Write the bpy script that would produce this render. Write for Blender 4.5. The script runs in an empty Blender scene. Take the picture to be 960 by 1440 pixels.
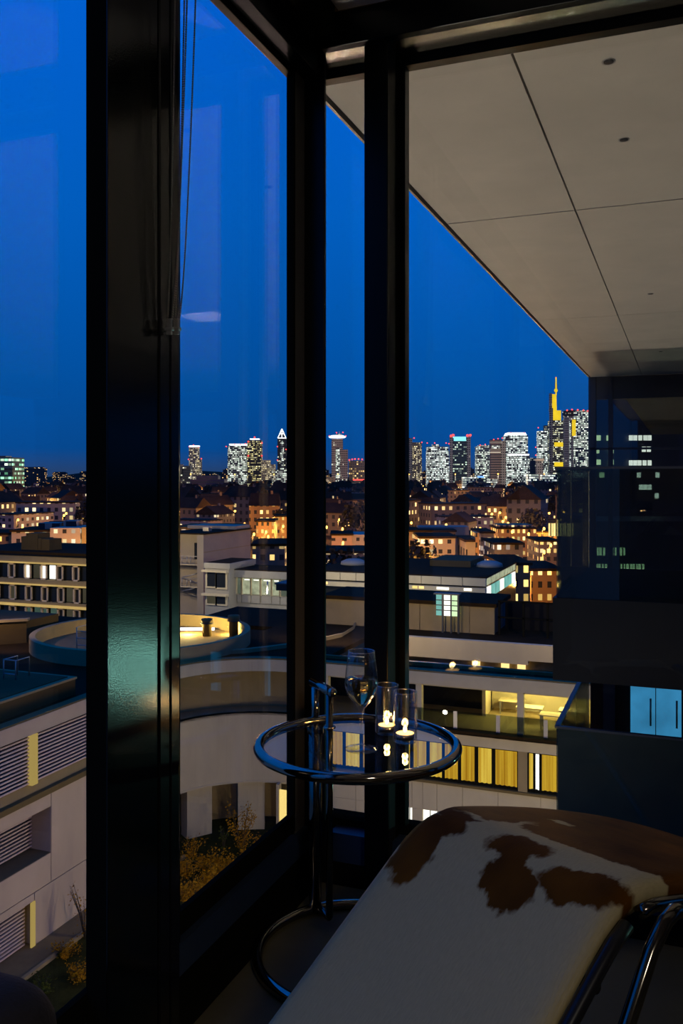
import bpy, math, random
from mathutils import Vector, Matrix
R = random.Random(7)
sc = bpy.context.scene
COL = sc.collection

# ------------------------------------------------------------------ camera
F = 1235.0; CU = 480.0; CV = 670.0; YAW = math.atan(480.0 / 1235.0); CZ = 1.2; GZ = -18.8
FW = Vector((-math.sin(YAW), math.cos(YAW), 0)); RT = Vector((math.cos(YAW), math.sin(YAW), 0)); UP = Vector((0, 0, 1))
CAM = Vector((0, 0, CZ))
cd = bpy.data.cameras.new('camera'); cam = bpy.data.objects.new('camera', cd); COL.objects.link(cam)
cd.sensor_fit = 'VERTICAL'; cd.sensor_height = 36; cd.lens = F / 1440 * 36; cd.shift_y = -50 / 1440
cd.clip_start = 0.02; cd.clip_end = 20000
cam.location = CAM; cam.rotation_euler = (math.pi / 2, 0, YAW)
sc.camera = cam

# ------------------------------------------------------------------ world: blue-hour sky
w = bpy.data.worlds.new('sky'); sc.world = w; w.use_nodes = True
nt = w.node_tree; nt.nodes.clear()
tc = nt.nodes.new('ShaderNodeTexCoord'); sx = nt.nodes.new('ShaderNodeSeparateXYZ'); rp = nt.nodes.new('ShaderNodeValToRGB')
bg = nt.nodes.new('ShaderNodeBackground'); wo = nt.nodes.new('ShaderNodeOutputWorld')
nt.links.new(tc.outputs['Generated'], sx.inputs[0]); nt.links.new(sx.outputs['Z'], rp.inputs[0])
nt.links.new(rp.outputs[0], bg.inputs[0]); nt.links.new(bg.outputs[0], wo.inputs[0])
e = rp.color_ramp.elements
e[0].position = 0.0; e[0].color = (0.016, 0.038, 0.10, 1)
e[1].position = 0.03; e[1].color = (0.0015, 0.048, 0.20, 1)
for p, c in ((0.12, (0.0005, 0.062, 0.27, 1)), (0.28, (0.0004, 0.082, 0.38, 1)), (0.5, (0.0004, 0.092, 0.50, 1)), (1.0, (0.0004, 0.085, 0.48, 1))):
    q = e.new(p); q.color = c
bg.inputs[1].default_value = 1.5
# ------------------------------------------------------------------ exposure
vs = sc.view_settings
vs.view_transform = 'Standard'; vs.look = 'None'; vs.exposure = 0.0; vs.gamma = 1.0; vs.use_curve_mapping = False
sc.cycles.transparent_max_bounces = 40; sc.cycles.max_bounces = 14; sc.cycles.transmission_bounces = 14

# ------------------------------------------------------------------ measuring helpers (pixel of the photo -> place at a known depth / plane)
def ray(u, v): return FW + RT * ((u - CU) / F) + UP * ((CV - v) / F)
def PD(u, v, D): return CAM + ray(u, v) * D
def PX(u, v, X): r = ray(u, v); return CAM + r * (X / r.x)
def PY(u, v, Y): r = ray(u, v); return CAM + r * (Y / r.y)
def PZ(u, v, Z): r = ray(u, v); return CAM + r * ((Z - CZ) / r.z)
def LD(lat, D, z=0.0): p = RT * lat + FW * D; return Vector((p.x, p.y, z))

# ------------------------------------------------------------------ materials
M = {}
class NT:
    def __init__(s, name):
        s.m = bpy.data.materials.new(name); s.m.use_nodes = True; s.t = s.m.node_tree; s.t.nodes.clear(); M[name] = s.m
    def n(s, typ, ins=None, **kw):
        d = s.t.nodes.new('ShaderNode' + typ)
        for k, v in kw.items(): setattr(d, k, v)
        for k, v in (ins or {}).items():
            if isinstance(v, bpy.types.NodeSocket): s.t.links.new(v, d.inputs[k])
            else: d.inputs[k].default_value = v
        return d
    def math(s, op, a, b=0.0, c=None, clamp=False):
        ins = {0: a, 1: b}
        if c is not None: ins[2] = c
        return s.n('Math', ins, operation=op, use_clamp=clamp).outputs[0]
    def mix(s, f, a, b):
        d = s.t.nodes.new('ShaderNodeMix'); d.data_type = 'RGBA'
        for k, v in ((0, f), (6, a), (7, b)):
            if isinstance(v, bpy.types.NodeSocket): s.t.links.new(v, d.inputs[k])
            else: d.inputs[k].default_value = v
        return d.outputs[2]
    def out(s, sock): s.t.links.new(sock, s.n('OutputMaterial').inputs[0]); return s.m
def c4(c): return (c[0], c[1], c[2], 1)

def pmat(name, col, rough=0.6, metal=0.0, var=0.0, scale=8.0, bump=0.0, bscale=60.0, col2=None, spec=0.5, coat=0.0, stretch=(1, 1, 1)):
    t = NT(name); tcn = t.n('TexCoord').outputs['Object']
    mp = t.n('Mapping', {0: tcn, 3: stretch}).outputs[0]
    base = c4(col)
    if var > 0 or col2:
        nz = t.n('TexNoise', {'Vector': mp, 'Scale': scale, 'Detail': 6.0, 'Roughness': 0.62}).outputs[0]
        a = t.math('MULTIPLY_ADD', nz, 2.2, -0.6, clamp=True)
        c2 = col2 if col2 else tuple(max(0, x * (1 - var)) for x in col)
        base = t.mix(a, c4(c2), c4(col))
    p = t.n('BsdfPrincipled', {'Base Color': base, 'Roughness': rough, 'Metallic': metal, 'Specular IOR Level': spec, 'Coat Weight': coat})
    if bump > 0:
        nb = t.n('TexNoise', {'Vector': mp, 'Scale': bscale, 'Detail': 4.0}).outputs[0]
        b = t.n('Bump', {'Strength': bump, 'Distance': 0.01, 'Height': nb}); t.t.links.new(b.outputs[0], p.inputs['Normal'])
    return t.out(p.outputs[0])

def emat(name, col, strength, sample=False, var=0.0, scale=1.0):
    t = NT(name); cc = c4(col)
    st = strength
    if var > 0:
        o = t.n('TexCoord').outputs['Object']
        nz = t.n('TexNoise', {'Vector': o, 'Scale': scale, 'Detail': 3.0}).outputs[0]
        st = t.math('MULTIPLY', t.math('MULTIPLY_ADD', nz, var * 2, 1 - var), strength)
    em = t.n('Emission', {0: cc, 1: st})
    m = t.out(em.outputs[0])
    if not sample: m.cycles.emission_sampling = 'NONE'
    return m

def glassmat(name, tint=(0.93, 0.96, 0.95), f0=0.045, rough=0.0, k=1.0, dust=0.0):
    t = NT(name); g = t.n('NewGeometry')
    dp = t.n('VectorMath', {0: g.outputs['Normal'], 1: g.outputs['Incoming']}, operation='DOT_PRODUCT').outputs['Value']
    q = t.math('SUBTRACT', 1.0, t.math('ABSOLUTE', dp))
    fr = t.math('MULTIPLY', t.math('MULTIPLY_ADD', t.math('POWER', q, 5.0), 1 - f0, f0), k)
    tr = t.n('BsdfTransparent', {0: c4(tint)}); gl = t.n('BsdfGlossy', {0: (1, 1, 1, 1), 1: rough})
    mx = t.n('MixShader', {0: fr}); t.t.links.new(tr.outputs[0], mx.inputs[1]); t.t.links.new(gl.outputs[0], mx.inputs[2])
    return t.out(mx.outputs[0])

def winmat(name, wall, lit, cw, ch, frac, strength, lit2=None, mw=0.8, mh=0.62, run=4.0, rough=0.7, dark=(0.012, 0.014, 0.018), rowvar=0.45):
    """wall with a grid of windows, some of them lit; object space, so it stays on the wall"""
    t = NT(name); o = t.n('TexCoord').outputs['Object']; s = t.n('SeparateXYZ', {0: o}); g = t.n('NewGeometry')
    rnd = t.n('ObjectInfo').outputs['Random']
    h = t.math('ADD', t.math('ADD', s.outputs[0], t.math('MULTIPLY', s.outputs[1], 1.0)), t.math('MULTIPLY', rnd, 917.0))
    hc = t.math('DIVIDE', h, cw); vc = t.math('DIVIDE', s.outputs[2], ch)
    hi = t.math('FLOOR', hc); vi = t.math('FLOOR', vc); hf = t.math('FRACT', hc); vf = t.math('FRACT', vc)
    off = t.math('MULTIPLY', rnd, 411.0)
    v1 = t.n('CombineXYZ', {0: hi, 1: vi, 2: off}).outputs[0]
    v2 = t.n('CombineXYZ', {0: t.math('FLOOR', t.math('DIVIDE', hi, run)), 1: vi, 2: t.math('ADD', off, 7.0)}).outputs[0]
    w1 = t.n('TexWhiteNoise', {0: v1}); w2 = t.n('TexWhiteNoise', {0: v2})
    val = t.math('ADD', t.math('MULTIPLY', w1.outputs[0], 1 - rowvar), t.math('MULTIPLY', w2.outputs[0], rowvar))
    on = t.math('LESS_THAN', val, frac)
    mh_ = t.math('LESS_THAN', t.math('ABSOLUTE', t.math('SUBTRACT', hf, 0.5)), mw / 2)
    mv_ = t.math('LESS_THAN', t.math('ABSOLUTE', t.math('SUBTRACT', vf, 0.5)), mh / 2)
    nz = t.n('SeparateXYZ', {0: g.outputs['Normal']}).outputs[2]
    side = t.math('LESS_THAN', t.math('ABSOLUTE', nz), 0.5)
    win = t.math('MULTIPLY', t.math('MULTIPLY', mh_, mv_), side)
    em = t.math('MULTIPLY', win, on)
    br = t.math('MULTIPLY', t.math('MULTIPLY_ADD', t.math('POWER', t.n('SeparateColor', {0: w1.outputs[1]}).outputs[1], 2.0), 1.3, 0.25), strength)
    lc = t.mix(t.n('SeparateColor', {0: w1.outputs[1]}).outputs[0], c4(lit), c4(lit2 or lit))
    base = t.mix(win, c4(wall), c4(dark))
    p = t.n('BsdfPrincipled', {'Base Color': base, 'Roughness': rough, 'Specular IOR Level': 0.3, 'Emission Color': lc, 'Emission Strength': t.math('MULTIPLY', em, br)})
    m = t.out(p.outputs[0]); m.cycles.emission_sampling = 'NONE'
    return m

# ------------------------------------------------------------------ mesh builder
class MB:
    def __init__(s): s.v = []; s.f = []; s.sm = []; s.mi = []
    def add(s, vs, fs, smooth=False, mi=0):
        b = len(s.v); s.v += [Vector(p) for p in vs]
        for f in fs: s.f.append([b + i for i in f]); s.sm.append(smooth); s.mi.append(mi)
        return s
    def box(s, x0, x1, y0, y1, z0, z1, mi=0, M4=None):
        vs = [Vector((x, y, z)) for z in (z0, z1) for y in (y0, y1) for x in (x0, x1)]
        if M4: vs = [M4 @ p for p in vs]
        return s.add(vs, [(0, 2, 3, 1), (4, 5, 7, 6), (0, 1, 5, 4), (2, 6, 7, 3), (0, 4, 6, 2), (1, 3, 7, 5)], False, mi)
    def prism(s, pts, z0, z1, mi=0, smooth=False):
        n = len(pts); vs = [(p[0], p[1], z0) for p in pts] + [(p[0], p[1], z1) for p in pts]
        s.add(vs, [tuple(range(n))[::-1], tuple(range(n, 2 * n))], False, mi)
        b = len(s.v) - 2 * n
        for i in range(n):
            j = (i + 1) % n; s.f.append([b + i, b + j, b + n + j, b + n + i]); s.sm.append(smooth); s.mi.append(mi)
        return s
    def lathe(s, prof, n=32, c=(0, 0, 0), mi=0, smooth=True, cap=True):
        vs = []; c = Vector(c)
        for r, z in prof:
            for i in range(n):
                a = 2 * math.pi * i / n; vs.append(c + Vector((r * math.cos(a), r * math.sin(a), z)))
        fs = []
        for k in range(len(prof) - 1):
            for i in range(n):
                j = (i + 1) % n; fs.append((k * n + i, k * n + j, (k + 1) * n + j, (k + 1) * n + i))
        if cap:
            if prof[0][0] > 1e-6: fs.append(tuple(range(n))[::-1])
            if prof[-1][0] > 1e-6: fs.append(tuple((len(prof) - 1) * n + i for i in range(n)))
        return s.add(vs, fs, smooth, mi)
    def tube(s, pts, r, n=10, closed=False, mi=0):
        pts = [Vector(p) for p in pts]; m = len(pts); vs = []
        ref = None
        for i in range(m):
            if closed: d = pts[(i + 1) % m] - pts[i - 1]
            else: d = pts[min(i + 1, m - 1)] - pts[max(i - 1, 0)]
            d.normalize()
            if ref is None: ref = d.orthogonal().normalized()
            a = (ref - d * ref.dot(d)); a.normalize(); ref = a; b = d.cross(a)
            rr = r[i] if isinstance(r, (list, tuple)) else r
            for k in range(n):
                t = 2 * math.pi * k / n; vs.append(pts[i] + (a * math.cos(t) + b * math.sin(t)) * rr)
        fs = []
        for i in range(m if closed else m - 1):
            i2 = (i + 1) % m
            for k in range(n):
                k2 = (k + 1) % n; fs.append((i * n + k, i * n + k2, i2 * n + k2, i2 * n + k))
        if not closed: fs += [tuple(range(n))[::-1], tuple((m - 1) * n + k for k in range(n))]
        return s.add(vs, fs, True, mi)
    def ring(s, c, R_, r, n=72, k=14):
        c = Vector(c); return s.tube([c + Vector((R_ * math.cos(2 * math.pi * i / n), R_ * math.sin(2 * math.pi * i / n), 0)) for i in range(n)], r, k, True)
    def ball(s, c, r, n=8, m=5, mi=0):
        c = Vector(c); pr = [(max(1e-7, r * math.sin(math.pi * i / m)), -r * math.cos(math.pi * i / m)) for i in range(m + 1)]
        return s.lathe(pr, n, c, mi, True, False)
    def build(s, name, mat, parent=None, world=True):
        me = bpy.data.meshes.new(name); off = Vector((0, 0, 0))
        if parent is not None and world: off = Vector(parent['_o'])
        me.from_pydata([p - off for p in s.v], [], s.f)
        mats = mat if isinstance(mat, (list, tuple)) else [mat]
        for q in mats: me.materials.append(M[q] if isinstance(q, str) else q)
        me.polygons.foreach_set('use_smooth', s.sm); me.polygons.foreach_set('material_index', s.mi); me.update()
        o = bpy.data.objects.new(name, me); COL.objects.link(o)
        if parent is not None: o.parent = parent; o['_o'] = tuple(parent['_o'])
        else: o['_o'] = (0.0, 0.0, 0.0)
        return o
def thing(name, label, cat, loc=(0, 0, 0), rz=0.0, group=None):
    o = bpy.data.objects.new(name, None); COL.objects.link(o); o.location = loc; o.rotation_euler = (0, 0, rz)
    o['label'] = label; o['category'] = cat; o['_o'] = tuple(loc)
    if group: o['group'] = group
    return o
def sroot(name, loc=(0, 0, 0)):
    o = bpy.data.objects.new(name, None); COL.objects.link(o); o.location = loc; o['kind'] = 'structure'; o['_o'] = tuple(loc); return o
def tag(o, label, cat, group=None):
    o['label'] = label; o['category'] = cat
    if group: o['group'] = group
    return o
def struct(o): o['kind'] = 'structure'; return o
def bx(name, x0, x1, y0, y1, z0, z1, mat, parent=None, bevel=0.0):
    if parent is None:
        c = Vector(((x0 + x1) / 2, (y0 + y1) / 2, z0)); o = MB().box(x0 - c.x, x1 - c.x, y0 - c.y, y1 - c.y, 0, z1 - z0).build(name, mat); o.location = c; o['_o'] = tuple(c)
    else: o = MB().box(x0, x1, y0, y1, z0, z1).build(name, mat, parent)
    if bevel:
        b = o.modifiers.new('bevel', 'BEVEL'); b.width = bevel; b.segments = 2
    return o
def inst(me, name, parent, loc):
    o = bpy.data.objects.new(name, me); COL.objects.link(o); o.parent = parent; o.location = Vector(loc) - Vector(parent['_o']); return o
def lamp(name, typ, loc, energy, col, parent=None, size=0.1, rot=None, spot=None):
    l = bpy.data.lights.new(name, typ); l.energy = energy; l.color = col
    if typ == 'AREA': l.size = size
    else: l.shadow_soft_size = size
    if spot: l.spot_size = spot; l.spot_blend = 0.6
    o = bpy.data.objects.new(name, l); COL.objects.link(o)
    if parent is not None: o.parent = parent; o.location = Vector(loc) - Vector(parent['_o'])
    else: o.location = loc
    if rot: o.rotation_euler = rot
    return o

# ------------------------------------------------------------------ material list
pmat('frame_paint', (0.0035, 0.0045, 0.004), 0.32, 0.0, bump=0.05, bscale=300, spec=0.22)
pmat('frame_face', (0.0035, 0.0045, 0.004), 0.14, 0.0, bump=0.03, bscale=300, spec=0.5)
pmat('frame_gloss', (0.004, 0.004, 0.004), 0.20, 0.0, spec=0.55)
pmat('frame_matt', (0.010, 0.010, 0.007), 0.8, spec=0.0)
pmat('frame_strip', (0.20, 0.19, 0.18), 0.30, 0.3)
pmat('mullion_side', (0.022, 0.022, 0.020), 0.5, spec=0.2)
pmat('sill_panel', (0.022, 0.040, 0.080), 0.45)
pmat('satin_metal', (0.70, 0.63, 0.52), 0.26, 1.0, var=0.25, scale=3, stretch=(1, 9, 1))
pmat('floor_concrete', (0.15, 0.125, 0.058), 0.6, 0, 0.35, 3.0, 0.05, spec=0.12)
pmat('ceiling_paint', (0.55, 0.53, 0.5), 0.7, 0, 0.06, 2)
pmat('wall_paint', (0.14, 0.13, 0.12), 0.8)
pmat('soffit_panel', (0.50, 0.455, 0.375), 0.62, 0, 0.16, 2.2, 0.05, 40)
pmat('joint_dark', (0.02, 0.02, 0.02), 0.8)
pmat('chrome', (0.36, 0.325, 0.275), 0.08, 1.0)
pmat('chrome_dark', (0.17, 0.155, 0.13), 0.12, 1.0)
pmat('black_steel', (0.01, 0.01, 0.011), 0.3)
pmat('bead_metal', (0.34, 0.32, 0.28), 0.35, 0.5)
pmat('clear_plastic', (0.5, 0.5, 0.48), 0.15, 0.3)
pmat('dark_upholstery', (0.018, 0.014, 0.012), 0.85, 0, 0.3, 30, 0.2, 200)
pmat('candle_tin', (0.5, 0.45, 0.4), 0.25, 1.0)
emat('glowing_wax', (1.0, 0.55, 0.16), 4.5, True)  # candlelight in the wax put in as emission
emat('flame', (1.0, 0.74, 0.34), 14.0, True)
pmat('balcony_black', (0.009, 0.009, 0.008), 0.6, 0, 0.3, 2, spec=0.15)
pmat('dark_cladding', (0.035, 0.037, 0.037), 0.45, 0, 0.2, 1.5)
pmat('dark_green_panel', (0.030, 0.040, 0.026), 0.3, 0, 0.3, 3, spec=0.25)
emat('blue_lit_glass', (0.035, 0.22, 0.42), 0.95, False, 0.6, 2.2)
pmat('concrete', (0.53, 0.445, 0.27), 0.85, 0, 0.16, 0.9, 0.1, 30, stretch=(1, 1, 0.35))
pmat('concrete_pink', (0.56, 0.44, 0.30), 0.85, 0, 0.15, 0.9, 0.1, 30, stretch=(1, 1, 0.35))
pmat('concrete_grey', (0.31, 0.235, 0.115), 0.85, 0, 0.2, 0.7, spec=0.1)
pmat('roof_black', (0.030, 0.018, 0.006), 0.95, 0, 0.4, 0.6, spec=0.05)
pmat('roof_grey', (0.10, 0.068, 0.024), 0.9, 0, 0.3, 0.4, spec=0.1)
pmat('roof_edge', (0.15, 0.105, 0.035), 0.7, spec=0.2)
pmat('slat_metal', (0.60, 0.46, 0.40), 0.45, 0.0, 0.1, 2)
pmat('dark_glass', (0.015, 0.017, 0.018), 0.08)
pmat('ground_dark', (0.020, 0.017, 0.012), 0.95, 0, 0.5, 0.15)
pmat('city_ground', (0.05, 0.034, 0.016), 0.95, 0, 0.6, 0.02, spec=0.05)
pmat('lawn', (0.042, 0.040, 0.008), 0.95, 0, 0.6, 2.0, 0.4, 8, spec=0.05)
pmat('walkway', (0.22, 0.155, 0.07), 0.9, 0, 0.25, 1.5, spec=0.1)
pmat('twig', (0.045, 0.033, 0.02), 0.9)
pmat('leaf_yellow', (0.50, 0.235, 0.008), 0.8, 0, 0.6, 1.2, spec=0.05)
pmat('leaf_green', (0.085, 0.10, 0.012), 0.8, 0, 0.5, 1.2, spec=0.05)
pmat('leaf_dark', (0.020, 0.018, 0.010), 0.9, 0, 0.5, 0.3)
pmat('rail_metal', (0.30, 0.29, 0.27), 0.4, 0.6)
pmat('crane_steel', (0.30, 0.25, 0.12), 0.6)
glassmat('window_glass', (0.96, 0.975, 0.98), 0.035, 0.0, 1.0)
glassmat('table_glass', (0.93, 0.96, 0.95), 0.04, 0.0, 0.45)
glassmat('drink_glass', (0.97, 0.975, 0.96), 0.07, 0.06)
glassmat('glass_rim', (0.9, 0.88, 0.82), 0.30, 0.16)
glassmat('tinted_glass', (0.52, 0.60, 0.57), 0.05)
glassmat('end_glass', (0.60, 0.66, 0.66), 0.05)
emat('lit_yellow_strip', (1.0, 0.72, 0.22), 1.3)
emat('jamb_lit', (0.80, 0.56, 0.16), 0.50)  # light falling on the jambs put in as emission
emat('lit_warm', (1.0, 0.66, 0.24), 1.6, False, 0.3, 0.8)
emat('lit_white', (1.0, 0.95, 0.82), 1.9, False, 0.3, 0.8)
emat('lit_green', (0.75, 1.0, 0.55), 1.1, False, 0.4, 0.8)
emat('lit_teal', (0.30, 0.75, 0.65), 0.7, False, 0.4, 0.8)
emat('red_light', (1.0, 0.06, 0.05), 3.0)
emat('white_glow', (0.95, 0.95, 1.0), 2.2)
emat('cyan_glow', (0.25, 0.85, 1.0), 1.5)
emat('yellow_glow', (1.0, 0.68, 0.03), 1.0, False, 0.4, 0.05)
emat('sodium', (1.0, 0.42, 0.06), 9.0)
emat('neon_blue', (0.1, 0.25, 1.0), 3.0)
emat('lamp_diffuser', (1.0, 0.9, 0.8), 0.6)
# curtains behind lit windows: light and shade of the folds painted as glowing stripes
def curtain_mat(name, c1, c2, st):
    t = NT(name); o = t.n('TexCoord').outputs['Object']
    mp = t.n('Mapping', {0: o, 3: (1, 1, 0.02)}).outputs[0]
    nz = t.n('TexNoise', {'Vector': mp, 'Scale': 6.0, 'Detail': 3.0}).outputs[0]
    f = t.math('MULTIPLY_ADD', nz, 2.4, -0.7, clamp=True)
    em = t.n('Emission', {0: t.mix(f, c4(c1), c4(c2)), 1: st}); m = t.out(em.outputs[0]); m.cycles.emission_sampling = 'NONE'
curtain_mat('lit_curtain', (0.50, 0.22, 0.008), (1.0, 0.60, 0.045), 0.80)
curtain_mat('lit_curtain_pale', (0.62, 0.31, 0.012), (1.0, 0.68, 0.09), 0.95)

# =================================================================== ROOM
XL = -1.05      # inner plane of the left window frames
YF = 2.40       # inner plane of the right facade flanges
YG = 2.52       # right glass
CE = 2.55
fl = struct(bx('floor', -1.0, 4.2, -4.2, 2.40, -0.2, 0.0, 'floor_concrete'))
struct(bx('trim_1', -1.075, -1.0, -4.2, 2.40, -0.2, -0.003, 'frame_matt'))
ceil = sroot('ceiling', (1.5, -1, CE))
bx('ceiling_slab', -1.075, 4.2, -4.2, 2.66, CE + 0.02, CE + 0.15, 'joint_dark', ceil)
for i in range(5):
    for j in range(6):
        x0 = -0.93 + i * 1.03; y0 = -4.15 + j * 1.08
        bx('ceiling_panel', x0, x0 + 1.022, y0, 2.369 if j == 5 else y0 + 1.072, CE, CE + 0.02, 'ceiling_paint', ceil)
struct(bx('wall_back', -1.2, 4.2, -4.35, -4.2, 0, CE, 'wall_paint'))
struct(bx('wall_side', 4.2, 4.35, -4.35, 2.6, 0, CE, 'wall_paint'))

# left facade: sill panel, beam, mullions
wl = sroot('wall_left', (-1.1, 0, 0))
PZB, PZT = 0.215, 2.36           # glass bottom / top
bx('sill_panel', -1.06, -1.04, -4.2, 2.40, 0.09, PZB - 0.055, 'sill_panel', wl)
bx('plinth', -1.075, -1.05, -4.2, 2.40, 0.0, 0.09, 'frame_matt', wl)
bx('outer_panel', -1.075, -1.06, -4.2, 2.30, -0.6, PZB - 0.03, 'frame_matt', wl)
bx('head_beam', -1.075, -1.0, -4.2, 2.40, PZT + 0.02, 2.47, 'frame_paint', wl, 0.003)
bx('blind_cassette', -1.075, -0.93, -4.2, 2.34, 2.47, CE, 'frame_matt', wl)
def left_window(n, y0, y1):
    wr = sroot('window_%d' % n, (-1.062, (y0 + y1) / 2, PZB))
    g = 0.012
    bx('window_frame', -1.075, XL, y0, y1, PZB - 0.045, PZB, 'frame_matt', wr, 0.002)
    bx('window_frame', -1.075, XL, y0, y1, PZT, PZT + 0.045, 'frame_paint', wr, 0.002)
    bx('window_frame', -1.067, XL, y0, y0 + g, PZB, PZT, 'frame_paint', wr, 0.002)
    bx('window_frame', -1.067, XL, y1 - g, y1, PZB, PZT, 'frame_matt', wr, 0.002)
    bx('glass_pane', -1.067, -1.061, y0 + g - 0.005, y1 - g + 0.005, PZB - 0.01, PZT + 0.01, 'window_glass', wr)
    bx('gasket', -1.061, -1.052, y0 + g, y1 - g, PZB, PZB + 0.006, 'frame_matt', wr)
left_window(1, -0.45, 1.404)
left_window(2, 1.69, 2.332)
left_window(3, -2.6, -0.75)
def left_mullion(y0):
    m_ = bx('mullion', -1.05, -1.007, y0 - 0.022, y0 + 0.150, 0.0, 2.47, 'frame_matt', wl)
    bx('mullion_face', -1.0075, -1.004, y0 - 0.0215, y0 + 0.1495, 0.0, 2.47, 'frame_face', m_, 0.001)
    bx('mullion_web', -1.072, -1.0, y0 + 0.149, y0 + 0.1865, 0.0, 2.47, 'frame_gloss', wl, 0.003)
    bx('mullion_groove', -1.072, -1.012, y0 + 0.186, y0 + 0.192, 0.0, 2.47, 'frame_matt', wl)
    bx('mullion_web', -1.072, -1.0, y0 + 0.191, y0 + 0.226, 0.0, 2.47, 'frame_gloss', wl, 0.003)
    bx('mullion_back', -1.072, -1.045, y0 + 0.225, y0 + 0.300, 0.0, 2.47, 'frame_matt', wl)
left_mullion(1.396); left_mullion(-0.75); left_mullion(-2.9)
# corner post
cp = sroot('trim_2', (-1.05, 2.4, 0))
bx('post_core', -1.051, -0.987, 2.40, 2.416, 0.0, CE, 'frame_paint', cp, 0.003)
bx('post_strip', -1.07, -1.051, 2.335, 2.40, 0.09, 2.40, 'frame_strip', cp)
bx('post_outer', -1.075, -1.056, 2.325, 2.56, -0.6, CE, 'frame_matt', cp)
# right facade
wr_ = sroot('wall_right', (1.5, 2.45, 0))
GB, GT = 0.155, 2.42
bx('sill_panel', -0.987, 4.2, 2.44, 2.50, 0.05, GB - 0.02, 'sill_panel', wr_)
bx('plinth', -0.987, 4.2, 2.405, 2.46, 0.0, 0.05, 'frame_matt', wr_)
bx('outer_panel', -1.06, 4.2, 2.54, 2.62, -0.6, GB - 0.02, 'frame_matt', wr_)
bx('head_beam', -0.987, 4.2, 2.37, 2.40, 2.449, CE, 'frame_paint', wr_, 0.003)
bx('head_beam_top', -1.07, 4.2, 2.40, 2.60, 2.46, CE, 'frame_matt', wr_)
bx('head_reveal', -1.07, 4.2, 2.40, 2.515, 2.449, 2.46, 'satin_metal', wr_)
def right_mullion(x0):
    bx('mullion', x0, x0 + 0.073, YF - 0.002, YF + 0.012, 0.0, 2.449, 'frame_paint', wr_, 0.003)
    bx('mullion_web', x0 + 0.004, x0 + 0.0725, YF + 0.012, 2.54, 0.0, 2.449, 'mullion_side', wr_)
    bx('mullion_cap', x0 - 0.002, x0 + 0.075, 2.47, 2.54, 0.0, 2.449, 'frame_matt', wr_)
def right_window(n, x0, x1):
    wn = sroot('window_%d' % n, ((x0 + x1) / 2, YG, GB)); g = 0.02
    bx('window_frame', x0, x1, 2.50, 2.54, GB - 0.03, GB, 'frame_matt', wn)
    bx('window_frame', x0, x1, 2.50, 2.54, GT, 2.449, 'frame_paint', wn)
    bx('window_frame', x0, x0 + g, 2.50, 2.54, GB, GT, 'frame_paint', wn)
    bx('window_frame', x1 - g, x1, 2.50, 2.54, GB, GT, 'frame_paint', wn)
    bx('glass_pane', x0 + g - 0.01, x1 - g + 0.01, 2.517, 2.525, GB - 0.01, GT + 0.01, 'window_glass', wn)
right_mullion(-0.862); right_mullion(0.90); right_mullion(2.66)
right_window(4, -1.062, -0.862)
right_window(5, -0.789, 0.90)
right_window(6, 0.973, 2.66)
right_window(7, 2.733, 4.2)

# blind chains
def bead_chain(label, us, ub, y):
    # two strands: pixel columns at frame top and at the clip
    top = []; t0 = PY(ub, 452, y)
    t = thing('bead_chain', label, 'blind chain', (t0.x, t0.y, t0.z), 0, 'blind chains hanging from the cassette')
    for k, (ut, sg) in enumerate(((us[0], -1), (us[1], 1))):
        a = PY(ut, 0, y); mb = MB(); n = 200
        zt = 2.47; pts = []
        for i in range(n + 1):
            f = i / n; z = t0.z + (zt - t0.z) * f
            g = min(1.0, (z - t0.z) / (a.z - t0.z)); sg_ = g ** 0.62
            x = t0.x + sg * 0.003 + (a.x - t0.x) * sg_; pts.append(Vector((x, y + sg * 0.003, z)))
        for i, p in enumerate(pts): mb.ball(p, 0.0023, 6, 4)
        mb.tube(pts[::20], 0.0006, 4)
        s = mb.build('bead_strand', 'bead_metal', t); s['kind'] = 'stuff'
    bx('clip', t0.x - 0.006, t0.x + 0.006, y - 0.004, y + 0.004, t0.z - 0.028, t0.z + 0.006, 'clear_plastic', t, 0.002)
    bx('clip_grip', t0.x - 0.009, t0.x + 0.009, y - 0.006, y + 0.006, t0.z - 0.020, t0.z - 0.012, 'clear_plastic', t, 0.002)
bead_chain('beaded metal blind chain nearer the wide black mullion', (249, 260), 238, 1.545)
bead_chain('beaded metal blind chain hanging over the glass edge', (262, 272), 248, 1.575)

# unseen ceiling lamp added behind the viewer to light the hide
cl = thing('added_ceiling_lamp', 'added round ceiling lamp, out of view, lighting the hide', 'lamp', (1.3, -0.9, 2.46))
MB().lathe([(0.20, 0.0), (0.22, 0.03), (0.22, 0.09)], 40, (1.3, -0.9, 2.46)).build('housing', 'frame_matt', cl)
MB().lathe([(0.001, -0.012), (0.15, -0.006), (0.19, 0.002)], 40, (1.3, -0.9, 2.46), cap=False).build('diffuser', 'lamp_diffuser', cl)
lamp('bulb', 'AREA', (1.3, -0.9, 2.43), 17, (1.0, 0.88, 0.74), cl, 0.36)

# =================================================================== TABLE
TC = LD(0.040, 2.19, 0.0); TZ = 0.53
tb = thing('side_table', 'round chrome side table with glass top and ring foot', 'side table', (TC.x, TC.y, 0))
MB().ring((TC.x, TC.y, TZ), 0.2455, 0.0135, 96, 18).build('top_ring', 'chrome', tb)
MB().lathe([(0.001, 0), (0.236, 0), (0.236, 0.007), (0.001, 0.007)], 72, (TC.x, TC.y, TZ - 0.004), smooth=False).build('glass_top', 'table_glass', tb)
A1 = LD(-0.072, 2.41); A2 = LD(-0.032, 2.333)
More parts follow.
